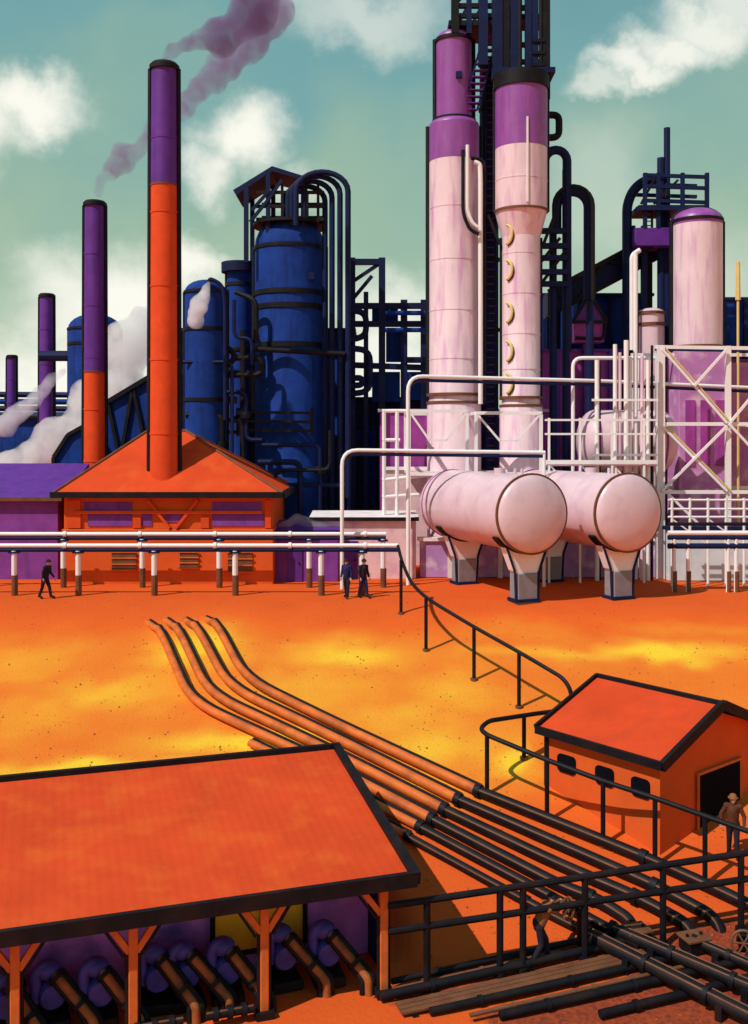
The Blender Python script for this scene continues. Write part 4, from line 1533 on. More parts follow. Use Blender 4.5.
def pipeline(label, up, down, r, end='out', side=1):
    """rust coloured run down the hillside, then a run coloured black as shadow across the yard"""
    lift = r + .05
    U = ground_path(up, 0)
    Dn = ground_path(down, 0)
    t = thing('hillside_pipeline', label, 'pipeline', Dn[0], 'pipelines running down the hillside')
    U2 = drape(densify(fillet(U + [Dn[0]], 1.6, 6)), lift)
    if len(up) > 2:
        U2[0].z -= r * 2.2
        U2[1].z -= r * .8
    MB().tube(U2, r, 12).build('rust_run', 'rust', t)
    off = Vector((.55, .85, 0)) * (r * 1.35)
    MB().tube([p + off + Vector((0, 0, .06)) for p in U2], r * .62, 8).build('dark_outline', 'black', t)  # black tube added as the rust pipe's outline and shadow
    D2_ = drape(densify(fillet(Dn, .8, 5)), lift)
    if end == 'down':
        q = D2_[-1]
        d = (D2_[-1] - D2_[-3]).normalized()
        D2_ = D2_[:-1] + fillet([D2_[-2], q + d * .05, q + d * .3 + Vector((0, 0, -1.0))], .4, 5)[1:]
    MB().tube(D2_, r * 1.08, 12).build('shadow_run', 'black', t)  # shadow over the lower pipes put in as black colour
    MB().tube([p + Vector((-.35, -.6, 0)).normalized() * (r * .95) + Vector((0, 0, r * .55)) for p in D2_], r * .2, 6).build('highlight_line', 'brown', t)  # thin brown tube added as a highlight along the black pipe
    for pl in (D2_[0], D2_[len(D2_) // 2]):
        i = D2_.index(pl)
        d = (D2_[i + 1] - D2_[i]).normalized()
        MB().tube([pl - d * .1, pl + d * .1], r * 1.4, 12).build('flange', 'black', t)
    return t


pipeline('rightmost hillside pipeline, closest to the small orange hut', [(203, 616), (218, 632), (245, 684), (330, 727)], [(478, 797), (580, 838), (648, 866), (700, 889), (790, 932)], .15)
pipeline('second hillside pipeline from the orange hut, ending in the outermost elbow', [(183, 617), (199, 636), (228, 692), (330, 741)], [(458, 806), (560, 851), (660, 895), (716, 926)], .15, 'down')
pipeline('third hillside pipeline from the orange hut, ending in the middle elbow', [(165, 618), (180, 638), (208, 699), (330, 757)], [(444, 816), (560, 872), (640, 906), (690, 934)], .15, 'down')
pipeline('fourth hillside pipeline from the orange hut, ending in the elbow by the bent worker', [(147, 620), (162, 640), (190, 707), (330, 772)], [(432, 826), (560, 893), (600, 908), (630, 928)], .15, 'down')
pipeline('fifth hillside pipeline from the orange hut, emerging beside the long shed roof', [(250, 748), (330, 787)], [(420, 833), (560, 908), (596, 930), (640, 952)], .13)
pipeline('sixth hillside pipeline from the orange hut, nearest the long shed gable', [(260, 765), (330, 800)], [(408, 842), (500, 893), (560, 925), (600, 945)], .11)

# ------------------------------------------------------------------ handrails on the hillside
def handrail(name, label, pts, posts, r=.06, mat='black', rad=.5, cat='handrail', group=None):
    P = [Vector(p) for p in pts]
    t = thing(name, label, cat, (P[0].x, P[0].y, gz0(P[0].y)), group)
    MB().tube(fillet(P, rad, 6), r, 10).build('rail', mat, t)
    for q in posts:
        q = Vector(q)
        MB().tube([(q.x, q.y, gz0(q.y) - .25), q], r * .95, 10).build('post', mat, t)
        MB().tube([(q.x, q.y, gz0(q.y) - .1), (q.x, q.y, gz0(q.y) + .06)], r * 1.9, 10).build('foot', 'brown', t)
    return t


A = [W(398, 546, 46.0), W(402, 562, 44.6), W(411, 583, 43.0), W(426, 598, 40.9), W(474, 627, 38.5), W(519, 652, 36.5), W(563, 678, 34.9), W(571, 690, 34.6), W(571.5, 712, 34.6)]
handrail('handrail', 'dark single-bar handrail descending the hill from the white trestle to the hut roof', A, [W(401, 560, 44.4), A[3], A[4], A[5]], .075, rad=.9, group='dark handrails on the hillside')
B = [W(575, 709, 34.2), W(540, 713, 33.6), W(488, 721, 32.2), W(480, 729, 31.8), W(487, 735, 31.4), W(547, 760, 30.1), W(603, 781, 29.0), W(655, 798, 28.15), W(705, 816, 27.4), W(790, 846, 26.2)]
handrail('handrail', 'dark single-bar handrail wrapping round the corner of the orange hut', B, [W(524, 716, 33.3), B[4], B[5], B[6], B[7], B[8]], .075, rad=.55, group='dark handrails on the hillside')

# two-bar yard fence
def yard_fence():
    a, b = W(394, 905, 23.65), W(800, 846, 26.1)
    t = thing('yard_fence', 'black two-bar yard fence running right from the long shed corner post', 'fence', (a.x, a.y, -5.6))

    def at(px, py0, py1):
        # point on the fence line at a picture column
        i0, i1 = 1 / 23.65, 1 / 26.1
        k = (px - 394) / (800 - 394)
        y = 1 / (i0 + (i1 - i0) * k)
        return Vector((XX(px, y), y, ZZ(py0 + (py1 - py0) * k, y)))
    for (p0, p1) in ((905, 845), (931, 871)):
        MB().tube([at(388, p0, p1), at(560, p0, p1), at(800, p0, p1)], .085, 10).build('rail', 'black', t)
    for px in (427, 500, 523, 585, 663, 741):
        q = at(px, 905, 845)
        MB().tube([(q.x, q.y, gz0(q.y) - .2), q], .085, 10).build('post', 'black', t)
        MB().tube([(q.x, q.y, gz0(q.y) - .1), (q.x, q.y, gz0(q.y) + .1)], .15, 10).build('foot', 'black', t)


yard_fence()


# ------------------------------------------------------------------ pump shed in the foreground
def SP(s, r, z):
    return Vector((SE[0] + D1[0] * s + D2[0] * r, SE[1] + D1[1] * s + D2[1] * r, z))


d1, d2, dz = Vector((*D1, 0)), Vector((*D2, 0)), Vector((0, 0, 1))


def solve_s(px, r):
    s = 0.0
    for _ in range(40):
        p = SP(s, r, 0)
        s += ((px - CX) / F * p.y - p.x) / 1.05
    return s


def pump_shed():
    t = thing('pump_shed', 'long open-fronted pump shed with a broad red orange roof and forked timber posts', 'shed', SP(-7, 0, FLOOR))
    ze = ZZ(876, 23.6)
    rr = 6.68
    zr = ZZ(749, 23.6 + .951 * rr)
    L0, L1 = -15.5, 0.0
    b = MB()
    th = .16

    def zl(r):
        return ze + (zr - ze) * r / rr
    rf = MB().prism([SP(L0, 0, ze), SP(L0, rr, zr), SP(L0, rr, zr - th), SP(L0, 0, ze - th)], d1 * (L1 - L0)).build('roof', 'shedroof', t, smooth=False)
    # black boards round the roof edge
    up = dz * .0
    MB().bar(SP(L0, -.06, ze - .05), SP(L1 + .1, -.06, ze - .05), .14, .34).build('fascia', 'black', rf)
    MB().bar(SP(L0, rr + .06, zr - .0), SP(L1 + .1, rr + .06, zr - .0), .16, .30).build('ridge_board', 'black', rf)
    MB().bar(SP(L1 + .06, -.12, ze - .02), SP(L1 + .06, rr + .14, zr + .01), .22, .30).build('barge_board', 'black', rf)
    # enclosed rear room
    z0 = FLOOR
    r0 = 2.25
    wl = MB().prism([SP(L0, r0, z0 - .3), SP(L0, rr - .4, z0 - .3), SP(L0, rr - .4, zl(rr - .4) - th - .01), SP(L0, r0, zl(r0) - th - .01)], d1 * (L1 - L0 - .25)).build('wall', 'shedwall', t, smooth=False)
    # end wall partition (dark) at the right end of the porch
    MB().prism([SP(-.22, 1.2, z0 - .3), SP(-.22, r0 + .2, z0 - .3), SP(-.22, r0 + .2, zl(r0) - th - .02), SP(-.22, 1.2, zl(1.2) - th - .02)], d1 * -.16).build('end_screen', 'navy', t, smooth=False)
    # yellow panel painted as sunlit ground through an opening in the back wall
    Yw = 25.0
    sa, sb = solve_s(212, r0), solve_s(304, r0)
    sh = MB().prism([SP(sa, r0 - .05, -5.15), SP(sb, r0 - .05, -5.15), SP(sb, r0 - .05, -3.42), SP(sa, r0 - .05, -3.42)], d2 * -.06).build('sunlit_opening', 'yellow', t, smooth=False)
    fr = MB()
    for a, c in (((sa, -5.15), (sa, -3.42)), ((sb, -5.15), (sb, -3.42)), ((sa, -5.15), (sb, -5.15))):
        fr.bar(SP(a[0], r0 - .12, a[1]), SP(c[0], r0 - .12, c[1]), .12, .1)
    fr.build('frame', 'black', sh)
    # stained panels on the wall
    # posts with forked braces
    for px in (-118, 15, 133, 264, 388):
        # solve s for picture column px at r = .25
        s = 0.0
        for _ in range(40):
            p = SP(s, .28, 0)
            s += ((px - CX) / F * p.y - p.x) / 1.05
        top = zl(.28) - th
        p = SP(s, .28, 0)
        if px == 388:
            s -= .12
        post = MB().box(SP(s, .28, (z0 - .2 + top) / 2), (.2, .2, top - z0 + .2), (d1, d2, dz)).build('post', 'timber', t, bevel=.02)
        for sx in (-1, 1):
            MB().bar(SP(s + sx * .135, .26, z0 - .1), SP(s + sx * .135, .26, top - .75), .07).build('edge_strip', 'black', post)
        br = [(-1, .55), (1, .55)] if px != 388 else [(-1, .6)]
        for sx, l in br:
            MB().bar(SP(s + sx * .08, .28, top - .78), SP(s + sx * (l + .02), .28, top - .06), .13).build('brace', 'timber', t)
            MB().bar(SP(s + sx * .2, .25, top - .86), SP(s + sx * (l + .14), .25, top - .1), .06).build('brace_edge', 'black', t)
        MB().box(SP(s, .28, z0 + .06), (.42, .42, .16), (d1, d2, dz)).build('footing', 'black', t)
    # tie beam along the posts
    MB().bar(SP(L0, .28, zl(.28) - th - .08), SP(L1 - .1, .28, zl(.28) - th - .08), .14, .15).build('wall_plate', 'black', t)


pump_shed()


# pumps
def make_pump():
    o = SP(-3.0, 1.35, FLOOR)
    t = thing('pump', '', 'pump', o, 'dark blue pumps lined up in the shed')

    def q(a, b, c):
        return o + d1 * a + d2 * b + dz * c
    MB().box(q(0, .15, .12), (.75, 1.25, .24), (d1, d2, dz)).build('base', 'black', t, bevel=.03)
    m = MB().lathe(q(0, .1, .68), [(0, 0), (.22, .02), (.26, .08), (.26, .62), (.2, .7), (0, .72)], 24, d2).build('motor', 'pump', t)
    f = MB()
    for k in range(6):
        f.lathe(q(0, .2 + k * .09, .68), [(.25, 0), (.3, .0), (.3, .03), (.25, .03)], 24, d2)
    f.build('cooling_fins', 'black', m)
    MB().lathe(q(0, -.3, .72), [(0, 0), (.26, .0), (.31, .08), (.31, .24), (.26, .3), (0, .3)], 28, d2).build('volute', 'pump', t)
    MB().tube(fillet([q(-.36, -.1, .6), q(-.36, -.1, 1.2), q(-.2, -.1, 1.38), q(.1, -.1, 1.25)], .25), .13, 12).build('suction_elbow', 'pump', t)
    MB().ball(q(-.1, -.05, 1.25), (.3, .26, .22), 14).build('bell_housing', 'pump', t)
    pts = [q(.02, -.2, 1.22), q(.72, -.75, .42), q(.82, -.86, .3), q(.82, -.9, -.4)]
    p = MB().tube(fillet(pts, .18), .1, 12).build('discharge_pipe', 'pumppipe', t)
    MB().tube([x + d1 * .135 - dz * .0 + d2 * .06 for x in fillet(pts, .18)], .09, 8).build('edge_outline', 'black', p)  # black tubes added as dark outlines of the outlet pipe
    MB().tube([x - d1 * .135 + d2 * .06 for x in fillet(pts, .18)], .08, 8).build('edge_outline', 'black', p)
    d = (pts[1] - pts[0]).normalized()
    for s_ in (.12, .9):
        c = pts[0] + d * s_
        MB().tube([c - d * .05, c + d * .05], .2, 14).build('flange', 'black', p)
    return t


pump0 = make_pump()
plab = ['pump at the left end of the row, half cut by the left post', 'second pump from the left, its rusty outlet slanting right of the left post',
        'third pump from the left, just before the second forked post', 'fourth pump from the left, just after the second forked post',
        'fifth pump from the left, below the left edge of the yellow opening', 'sixth pump from the left, left of the third forked post',
        'seventh pump from the left, right of the third forked post', 'last pump at the right end of the row by the dark end screen']
for i, px in enumerate((8, 52, 100, 158, 186, 226, 284, 326)):
    o = pump0 if i == 0 else copy_tree(pump0)
    s = solve_s(px, 1.35)
    o.location = SP(s, 1.35 + .12 * math.sin(i * 2.3), FLOOR)
    o.rotation_euler.z = R((-6, 4, 0, -4, 5, -3, 3, -2)[i])
    o['label'] = plab[i]


def shed_header(label, s0, s1, r, z, rad, mat='black'):
    P = [SP(s0, r, z), SP(s1, r, z)]
    t = thing('header_pipe', label, 'pipe', P[0], 'header pipes on the shed floor')
    MB().tube(P, rad, 12).build('pipe', mat, t)
    for f in (.2, .5, .8):
        c = P[0].lerp(P[1], f)
        MB().tube([c - d1 * .06, c + d1 * .06], rad * 1.5, 12).build('flange', 'black', t)
    MB().tube([p + dz * rad * .8 - d2 * rad * .5 for p in P], rad * .25, 6).build('highlight_line', 'brown', t)  # brown tube added as the header's highlight


shed_header('black header pipe on the shed floor at the left end of the pump row', solve_s(-60, .25), solve_s(78, .25), .02, FLOOR + .12, .1)
shed_header('black header pipe on the shed floor between the second and third pumps', solve_s(125, .35), solve_s(182, .35), .2, FLOOR + .25, .1)
shed_header('black header pipe on the shed floor left of the third forked post', solve_s(205, .35), solve_s(252, .35), .2, FLOOR + .25, .1)


# ------------------------------------------------------------------ yard pipes at lower right
def yard_pipe(label, p0, p1, r, mat, lift=0.0, group='dark pipes lying in the front yard'):
    a, b = hit(*p0), hit(*p1)
    a.z += r + lift
    b.z += r + lift
    t = thing('yard_pipe', label, 'pipe', (a.x, a.y, a.z - r), group)
    MB().tube(densify([a, b], 1.5), r, 12).build('pipe', mat, t)
    d = (b - a).normalized()
    for f in (.18, .52, .86):
        c = a.lerp(b, f)
        MB().tube([c - d * .05, c + d * .05], r * 1.35, 12).build('collar', mat, t)
    return t


yard_pipe('thin black yard pipe directly under the fence posts, farthest back of the flat row', (392, 985), (640, 930), .075, 'black')
yard_pipe('thin brown yard pipe second back in the flat row under the fence', (392, 992), (560, 954), .05, 'brown')
yard_pipe('thick black yard pipe third back in the flat row, beside the shed corner footing', (380, 1001), (650, 940), .10, 'black')
yard_pipe('black yard pipe at the bottom edge, third from the front of the flat row', (430, 1016), (690, 958), .09, 'black')
yard_pipe('black yard pipe at the bottom edge, second from the front of the flat row', (500, 1020), (748, 964), .10, 'black')
yard_pipe('front black yard pipe at the bottom edge of the flat row', (600, 1019), (790, 972), .10, 'black')
yard_pipe('long brown yard pipe at the bottom edge under the crossing mains', (470, 1022), (700, 969), .05, 'brown', .1)


def plank_walk():
    a, b = hit(395, 1006), hit(640, 951)
    d = (b - a).normalized()
    n = Vector((-d.y, d.x, 0))
    t = thing('plank_walk', 'brown plank walkway lying along the flat row of yard pipes', 'walkway', a)
    for k in range(3):
        MB().bar(a + n * (-.09 - .17 * k) + dz * .07, b + n * (-.09 - .17 * k) + dz * .07, .15, .05).build('plank', 'brown', t)
    for i in range(9):
        c = a.lerp(b, (i + .4) / 9) - n * .25 + dz * .02
        MB().box(c, (.12, .62, .05), (d, n, dz)).build('sleeper', 'black', t)


plank_walk()


def crossing_main(label, p0, p1, r, lift, kink=None):
    pts = [hit(*p0)] + ([hit(*kink)] if kink else []) + [hit(*p1)]
    pts = [p + dz * (r + lift) for p in pts]
    t = thing('crossing_main', label, 'pipe', pts[0] - dz * r, 'thick mains crossing the yard corner')
    P = fillet(pts, .5)
    MB().tube(P, r, 14).build('pipe', 'black', t)
    n = Vector((-.6, -.6, 0)).normalized()
    MB().tube([p + n * r * .7 + dz * r * .78 for p in P], r * .16, 6).build('highlight_line', 'brown', t)  # brown tubes added as highlight lines on the main
    MB().tube([p - n * r * .5 + dz * r * .9 for p in P], r * .12, 6).build('highlight_line', 'brown', t)
    d = (pts[-1] - pts[0]).normalized()
    for f in (.0, .34, .67):
        c = pts[0].lerp(pts[-1], f)
        MB().tube([c - d * .06, c + d * .06], r * 1.3, 14).build('flange', 'black', t)
    for f in (.25, .75):
        c = pts[0].lerp(pts[-1], f)
        MB().box(c - dz * (r * .5 + lift / 2 + .1), (.16, .5, r + lift + .2), (d, n, dz)).build('sleeper', 'black', t)


crossing_main('thick black main crossing the yard corner, nearer the viewer', (588, 944), (775, 1040), .17, .06)
crossing_main('thick black main crossing the yard corner, middle one of three', (612, 938), (800, 1020), .15, .1)
crossing_main('thick black main crossing the yard corner, farther from the viewer', (694, 950), (800, 996), .12, .1)


def elbow_base(label, px, py):
    g = hit(px, py)
    t = thing('valve_box', label, 'valve box', g, 'black valve boxes under the pipe elbows')
    MB().box(g + dz * .12, (.6, .5, .34), (d1, d2, dz)).build('body', 'black', t, bevel=.04)
    MB().box(g + dz * .31, (.68, .58, .06), (d1, d2, dz)).build('lid', 'brown', t, bevel=.01)
    for sx in (-1, 1):
        MB().tube([g + dz * .3 + d1 * (sx * .2), g + dz * .4 + d1 * (sx * .2)], .04, 8).build('bolt', 'black', t)


elbow_base('black valve box under the elbow by the bent worker', 636, 941)
elbow_base('black valve box under the middle pipe elbow', 694, 949)


def handwheel(name, label, c, axis, r, stem):
    t = thing(name, label, 'valve', (c.x, c.y, gz0(c.y)))
    ax = Vector(axis).normalized()
    u, v = frame(ax)
    pts = [c + u * (r * math.cos(2 * PI * k / 24)) + v * (r * math.sin(2 * PI * k / 24)) for k in range(25)]
    w = MB().tube(pts, .035, 8).build('wheel', 'brown', t)
    sp = MB()
    for k in range(3):
        a = PI * k / 3
        e = u * math.cos(a) * r + v * math.sin(a) * r
        sp.tube([c - e, c + e], .022, 6)
    sp.build('spokes', 'brown', w)
    MB().tube([c, c + ax * stem], .045, 8).build('stem', 'black', t)
    b = c + ax * stem
    MB().lathe(b, [(0, -.12), (.12, -.12), (.16, 0), (.12, .14), (0, .14)], 16, ax).build('bonnet', 'black', t)
    MB().tube([(b.x, b.y, gz0(b.y) - .1), b], .1, 12).build('body', 'black', t)
    return t


hc = hit(574, 950)
wheel_c = Vector((hc.x - .12, hc.y + .1, hc.z + .98))
handwheel('gate_valve', 'brown handwheel valve gripped by the bent worker at the fence', wheel_c, (1, .3, -.25), .26, .35)
hc = hit(744, 958)
handwheel('gate_valve', 'brown handwheel valve at the right edge beside the crossing mains', Vector((hc.x, hc.y, hc.z + .35)), (.25, 1, -.2), .3, .3)


# ------------------------------------------------------------------ small orange hut at right
def hut():
    Y0 = 28.6
    C = Vector((XX(660, Y0), Y0, 0))
    a = Vector((-.636, .772, 0))      # along the ridge, away to the left
    p = Vector((.772, .636, 0))       # across, away to the right
    L, w = 4.2, 2.85
    zb = -4.9
    ze = ZZ(758, Y0)
    Rg = C + p * w
    zr = ZZ(703, Rg.y)
    t = thing('hut', 'small orange gabled hut with black roof edges and a dark doorway', 'building', (C.x, C.y, zb))

    def q(s, r, z):
        return C + a * s + p * r + dz * z
    oh = .2
    zr_ = zr - .14
    MB().prism([q(0, 0, zb), q(0, 2 * w, zb), q(0, 2 * w, ze - .1), q(0, w, zr_ - .1), q(0, 0, ze - .1)], a * L).build('wall', 'wallorange', t, smooth=False)
    sl = (zr - ze) / w

    def zz(r):
        return ze + sl * (r if r <= w else 2 * w - r)
    th = .1
    rf = MB().prism([q(-oh, -oh, zz(0) - sl * oh), q(-oh, w, zr), q(-oh, 2 * w + oh, zz(0) - sl * oh), q(-oh, 2 * w + oh, zz(0) - sl * oh - th), q(-oh, w, zr - th), q(-oh, -oh, zz(0) - sl * oh - th)], a * (L + 2 * oh)).build('roof', 'hutroof', t, smooth=False)
    e0 = zz(0) - sl * oh
    MB().bar(q(-oh - .05, -oh - .05, e0 - .05), q(L + oh + .05, -oh - .05, e0 - .05), .12, .24).build('fascia', 'black', rf)
    MB().bar(q(-oh - .06, -oh - .08, e0 - .06), q(-oh - .06, w, zr - .0), .14, .3).build('barge_board', 'black', rf)
    MB().bar(q(-oh - .06, w, zr - .0), q(-oh - .06, 2 * w + oh, e0 - .06), .14, .3).build('barge_board', 'black', rf)
    MB().bar(q(L + oh + .04, -oh - .08, e0 + .01), q(L + oh + .04, w, zr + .02), .1, .2).build('barge_board', 'black', rf)
    MB().bar(q(-oh, w, zr + .03), q(L + oh + .1, w, zr + .03), .14, .14).build('ridge_cap', 'black', rf)
    # dark corner post
    MB().bar(q(L, -.03, zb), q(L, -.03, ze - .15), .13).build('corner_post', 'black', t)
    # round-cornered windows along the side wall
    for px, wd in ((567, .72), (605, .68), (641, .64)):
        s = 1.
        for _ in range(40):
            pt = q(s, 0, 0)
            s -= ((px - CX) / F * pt.y - pt.x) / .75
        zt = ze - .42
        for z, h, ds in ((zt - .6, .56, 0),):
            ol = []
            rr_ = .14
            for sx, sy, a0 in ((1, 1, 0), (-1, 1, 90), (-1, -1, 180), (1, -1, 270)):
                for k in range(5):
                    an = R(a0 + 22.5 * k)
                    ol.append(q(s + ds + sx * (wd / 2 - rr_) + rr_ * math.cos(an), -.05, z + sy * (h / 2 - rr_) + rr_ * math.sin(an)))
            MB().prism(ol, p * .08).build('window', 'void', t, smooth=False)
    # doorway in the gable, a black panel painted as its unlit inside
    dr = MB().box(q(-.03, 3.0, -3.6), (.08, 2.3, 2.14), (a, p, dz)).build('doorway', 'void', t, bevel=.04)
    fr = MB()
    for r in (1.82, 4.18):
        fr.bar(q(-.07, r, -4.66), q(-.07, r, -2.55), .08)
    fr.bar(q(-.07, 1.78, -2.53), q(-.07, 4.22, -2.53), .08)
    fr.build('frame', 'timber', dr)


hut()


# ------------------------------------------------------------------ people
def person(label, foot, yaw, pose, mats, scale=1.0, voxel=.012, hat='hard_hat', hatmat='cloth_dark'):
    """pose: joint dict in metres, x to the person's right, y forward, z up, feet at z = 0"""
    foot = Vector(foot)
    rot = Matrix.Rotation(yaw, 3, 'Z')
    J = {k: foot + rot @ (Vector(v) * scale) for k, v in pose.items()}
    s = scale
    t = thing('person', label, 'person', foot)
    jacket, trousers, skinm = mats

    def vox(b, name, mat, par, vx=voxel):
        o = b.build(name, mat, par)
        md = o.modifiers.new('r', 'REMESH')
        md.mode = 'VOXEL'
        md.voxel_size = vx
        sm = o.modifiers.new('s', 'SMOOTH')
        sm.factor = .5
        sm.iterations = 2
        bake(o)
        o.data.materials.clear()
        o.data.materials.append(M[mat])
        o.data.shade_smooth()
        return o
    b = MB()
    hd = J['head']
    fwd = (rot @ Vector(pose['look'])).normalized() if 'look' in pose else rot @ Vector((0, 1, 0))
    side = fwd.cross(Vector((0, 0, 1))).normalized()
    upv = side.cross(fwd).normalized()
    b.ball(hd, (.082 * s, .095 * s, .115 * s), 16)
    b.cap(hd + fwd * .035 * s - upv * .05 * s, hd + fwd * .045 * s - upv * .085 * s, .055 * s, .035 * s)
    b.cap(hd + fwd * .09 * s + upv * .01 * s, hd + fwd * .112 * s - upv * .025 * s, .012 * s, .018 * s, 8)
    for sx in (-1, 1):
        b.ball(hd + side * (sx * .082 * s) - upv * .01 * s, (.018 * s, .022 * s, .032 * s), 8)
        b.ball(hd + fwd * .078 * s + side * (sx * .034 * s) + upv * .028 * s, .018 * s, 8)
    b.cap(J['neck'], hd - upv * .06 * s, .062 * s, .055 * s)
    b.cap(J['pelvis'], J['chest'], .13 * s, .14 * s)
    b.cap(J['chest'], J['neck'], .13 * s, .06 * s)
    jk, tr = MB(), MB()
    jk.cap(J['pelvis'] + (J['chest'] - J['pelvis']) * .05, J['chest'], .158 * s, .172 * s, 14)
    jk.cap(J['chest'], J['neck'], .165 * s, .08 * s, 14)
    jk.cap(J['sh_l'], J['sh_r'], .088 * s, .088 * s)
    tr.cap(J['pelvis'] + Vector((0, 0, .06)), (J['hip_l'] + J['hip_r']) / 2, .158 * s, .14 * s, 14)
    for e in 'lr':
        S, E, Wr, H = J['sh_' + e], J['el_' + e], J['wr_' + e], J['ha_' + e]
        hp, kn, an, toe = J['hip_' + e], J['kn_' + e], J['an_' + e], J['toe_' + e]
        b.cap(S, E, .056 * s, .044 * s).cap(E, Wr, .044 * s, .030 * s)
        b.cap(Wr, Wr.lerp(H, .55), .03 * s, .038 * s)
        d = (H - Wr).normalized()
        u = d.cross(Vector((0, 0, 1)))
        u = u.normalized() if u.length > .1 else side.copy()
        n = u.cross(d).normalized()
        palm = Wr + d * .085 * s
        for k, ln in enumerate((.072, .08, .075, .058)):
            base = palm + u * ((k - 1.5) * .021 * s)
            mid = base + d * (ln * .55 * s) - n * .012 * s
            b.cap(base - d * .03 * s, mid, .0105 * s, .0095 * s, 8)
            b.cap(mid, mid + d * (ln * .32 * s) - n * (ln * .42 * s), .0095 * s, .008 * s, 8)
        tb = Wr + d * .035 * s + u * (-.034 * s)
        b.cap(tb, tb + d * .035 * s - u * .026 * s, .0125 * s, .011 * s, 8)
        b.cap(tb + d * .035 * s - u * .026 * s, tb + d * .066 * s - u * .02 * s - n * .014 * s, .011 * s, .009 * s, 8)
        b.cap(hp, kn, .085 * s, .058 * s).cap(kn, an, .055 * s, .038 * s).cap(an, toe, .042 * s, .038 * s)
        jk.cap(S, E, .074 * s, .06 * s).cap(E, E.lerp(Wr, .9), .06 * s, .046 * s)
        tr.cap(hp, kn, .108 * s, .078 * s, 12).cap(kn, an, .078 * s, .062 * s, 12)
        boot = MB().cap(an + Vector((0, 0, .02)) * s, toe, .058 * s, .05 * s)
        for i, v in enumerate(boot.v):
            if v.z < foot.z + .0:
                boot.v[i].z = max(v.z, foot.z - .02)
        boot.build('boot', 'black', t)
    vox(b, 'body', skinm, t, min(voxel, .009))
    vox(jk, 'jacket', jacket, t)
    vox(tr, 'trousers', trousers, t)
    h = MB()
    if hat:
        base = hd + upv * .045 * s
        h.lathe(base, [(0, -.01), (.135 * s, -.01), (.14 * s, .005), (.112 * s, .015), (.105 * s, .05 * s), (.08 * s, .095 * s), (.04 * s, .115 * s), (0, .12 * s)], 20, upv)
        h.build(hat, hatmat, t)
    return t


def stand(lean=0.0, stride=.12, arms=((.24, .05), (.24, .05)), look=(0, 1, 0)):
    z = 1.0
    pose = dict(pelvis=(0, 0, .95), chest=(0, lean * .5, 1.33), neck=(0, lean * .75, 1.50), head=(0, lean * .95 + .02, 1.635),
                sh_l=(-.175, lean * .65, 1.43), sh_r=(.175, lean * .65, 1.43), hip_l=(-.09, 0, .92), hip_r=(.09, 0, .92),
                kn_l=(-.10, stride * .7, .50), kn_r=(.10, -stride * .3, .50), an_l=(-.11, stride, .09), an_r=(.11, -stride, .09),
                toe_l=(-.13, stride + .17, .045), toe_r=(.13, -stride + .17, .045), look=look)
    for e, sx, (ax, ay) in (('l', -1, arms[0]), ('r', 1, arms[1])):
        pose['el_' + e] = (sx * ax, lean * .6 - .03 + ay * .3, 1.16)
        pose['wr_' + e] = (sx * (ax + .0), lean * .6 + ay + .06, .93)
        pose['ha_' + e] = (sx * (ax + .0), lean * .6 + ay + .1, .84)
    return pose


# bent worker at the yard fence, hands on the handwheel
g = hit(541, 963)
wl = wheel_c
yaw = -PI / 2 + R(8)        # faces right along the fence
inv = Matrix.Rotation(-yaw, 3, 'Z')


def loc(p, s=1.0):
    return tuple((inv @ (Vector(p) - Vector((g.x, g.y, gz(g.x, g.y))))) / s)


gp = Vector((g.x, g.y, gz(g.x, g.y)))
pose = stand(.1, .2)
pose.update(pelvis=(0, -.06, .93), chest=(0, .1, 1.29), neck=(0, .2, 1.44), head=(0, .28, 1.56), sh_l=(-.17, .15, 1.37), sh_r=(.17, .15, 1.37),
            hip_l=(-.09, -.06, .9), hip_r=(.09, -.06, .9), kn_l=(-.12, .16, .5), kn_r=(.12, -.03, .49), an_l=(-.13, .2, .09), an_r=(.13, -.28, .09),
            toe_l=(-.15, .37, .045), toe_r=(.16, -.12, .045), look=(0, 1, -.35))
wv = wheel_c
hl = loc(wv + Vector((-.02, .12, .2)))
hr = loc(wv + Vector((-.02, -.14, .18)))
for e, h, sx in (('l', hl, -1), ('r', hr, 1)):
    h = Vector(h)
    sh = Vector(pose['sh_' + e])
    d = h - sh
    if d.length > .62:
        h = sh + d.normalized() * .62
    wr = h - (h - sh).normalized() * .09
    el = sh.lerp(wr, .5) + Vector((sx * .09, -.02, -.07))
    pose['el_' + e], pose['wr_' + e], pose['ha_' + e] = tuple(el), tuple(wr), tuple(h)
person('stooping worker in dark clothes turning a handwheel behind the black yard fence', gp, yaw, pose, ('cloth_brown', 'cloth_dark', 'skin'), 1.0, .012)

# man outside the hut doorway
g = hit(733, 856)
pose = stand(.02, .14, ((.30, .08), (.32, -.02)), (-.2, 1, -.05))
person('man in a dark brown shirt standing outside the dark doorway of the orange hut', (g.x, g.y, gz(g.x, g.y)), R(160), pose, ('cloth_rust', 'cloth_dark', 'skin'), 1.0, .012, 'cap', 'cloth_brown')

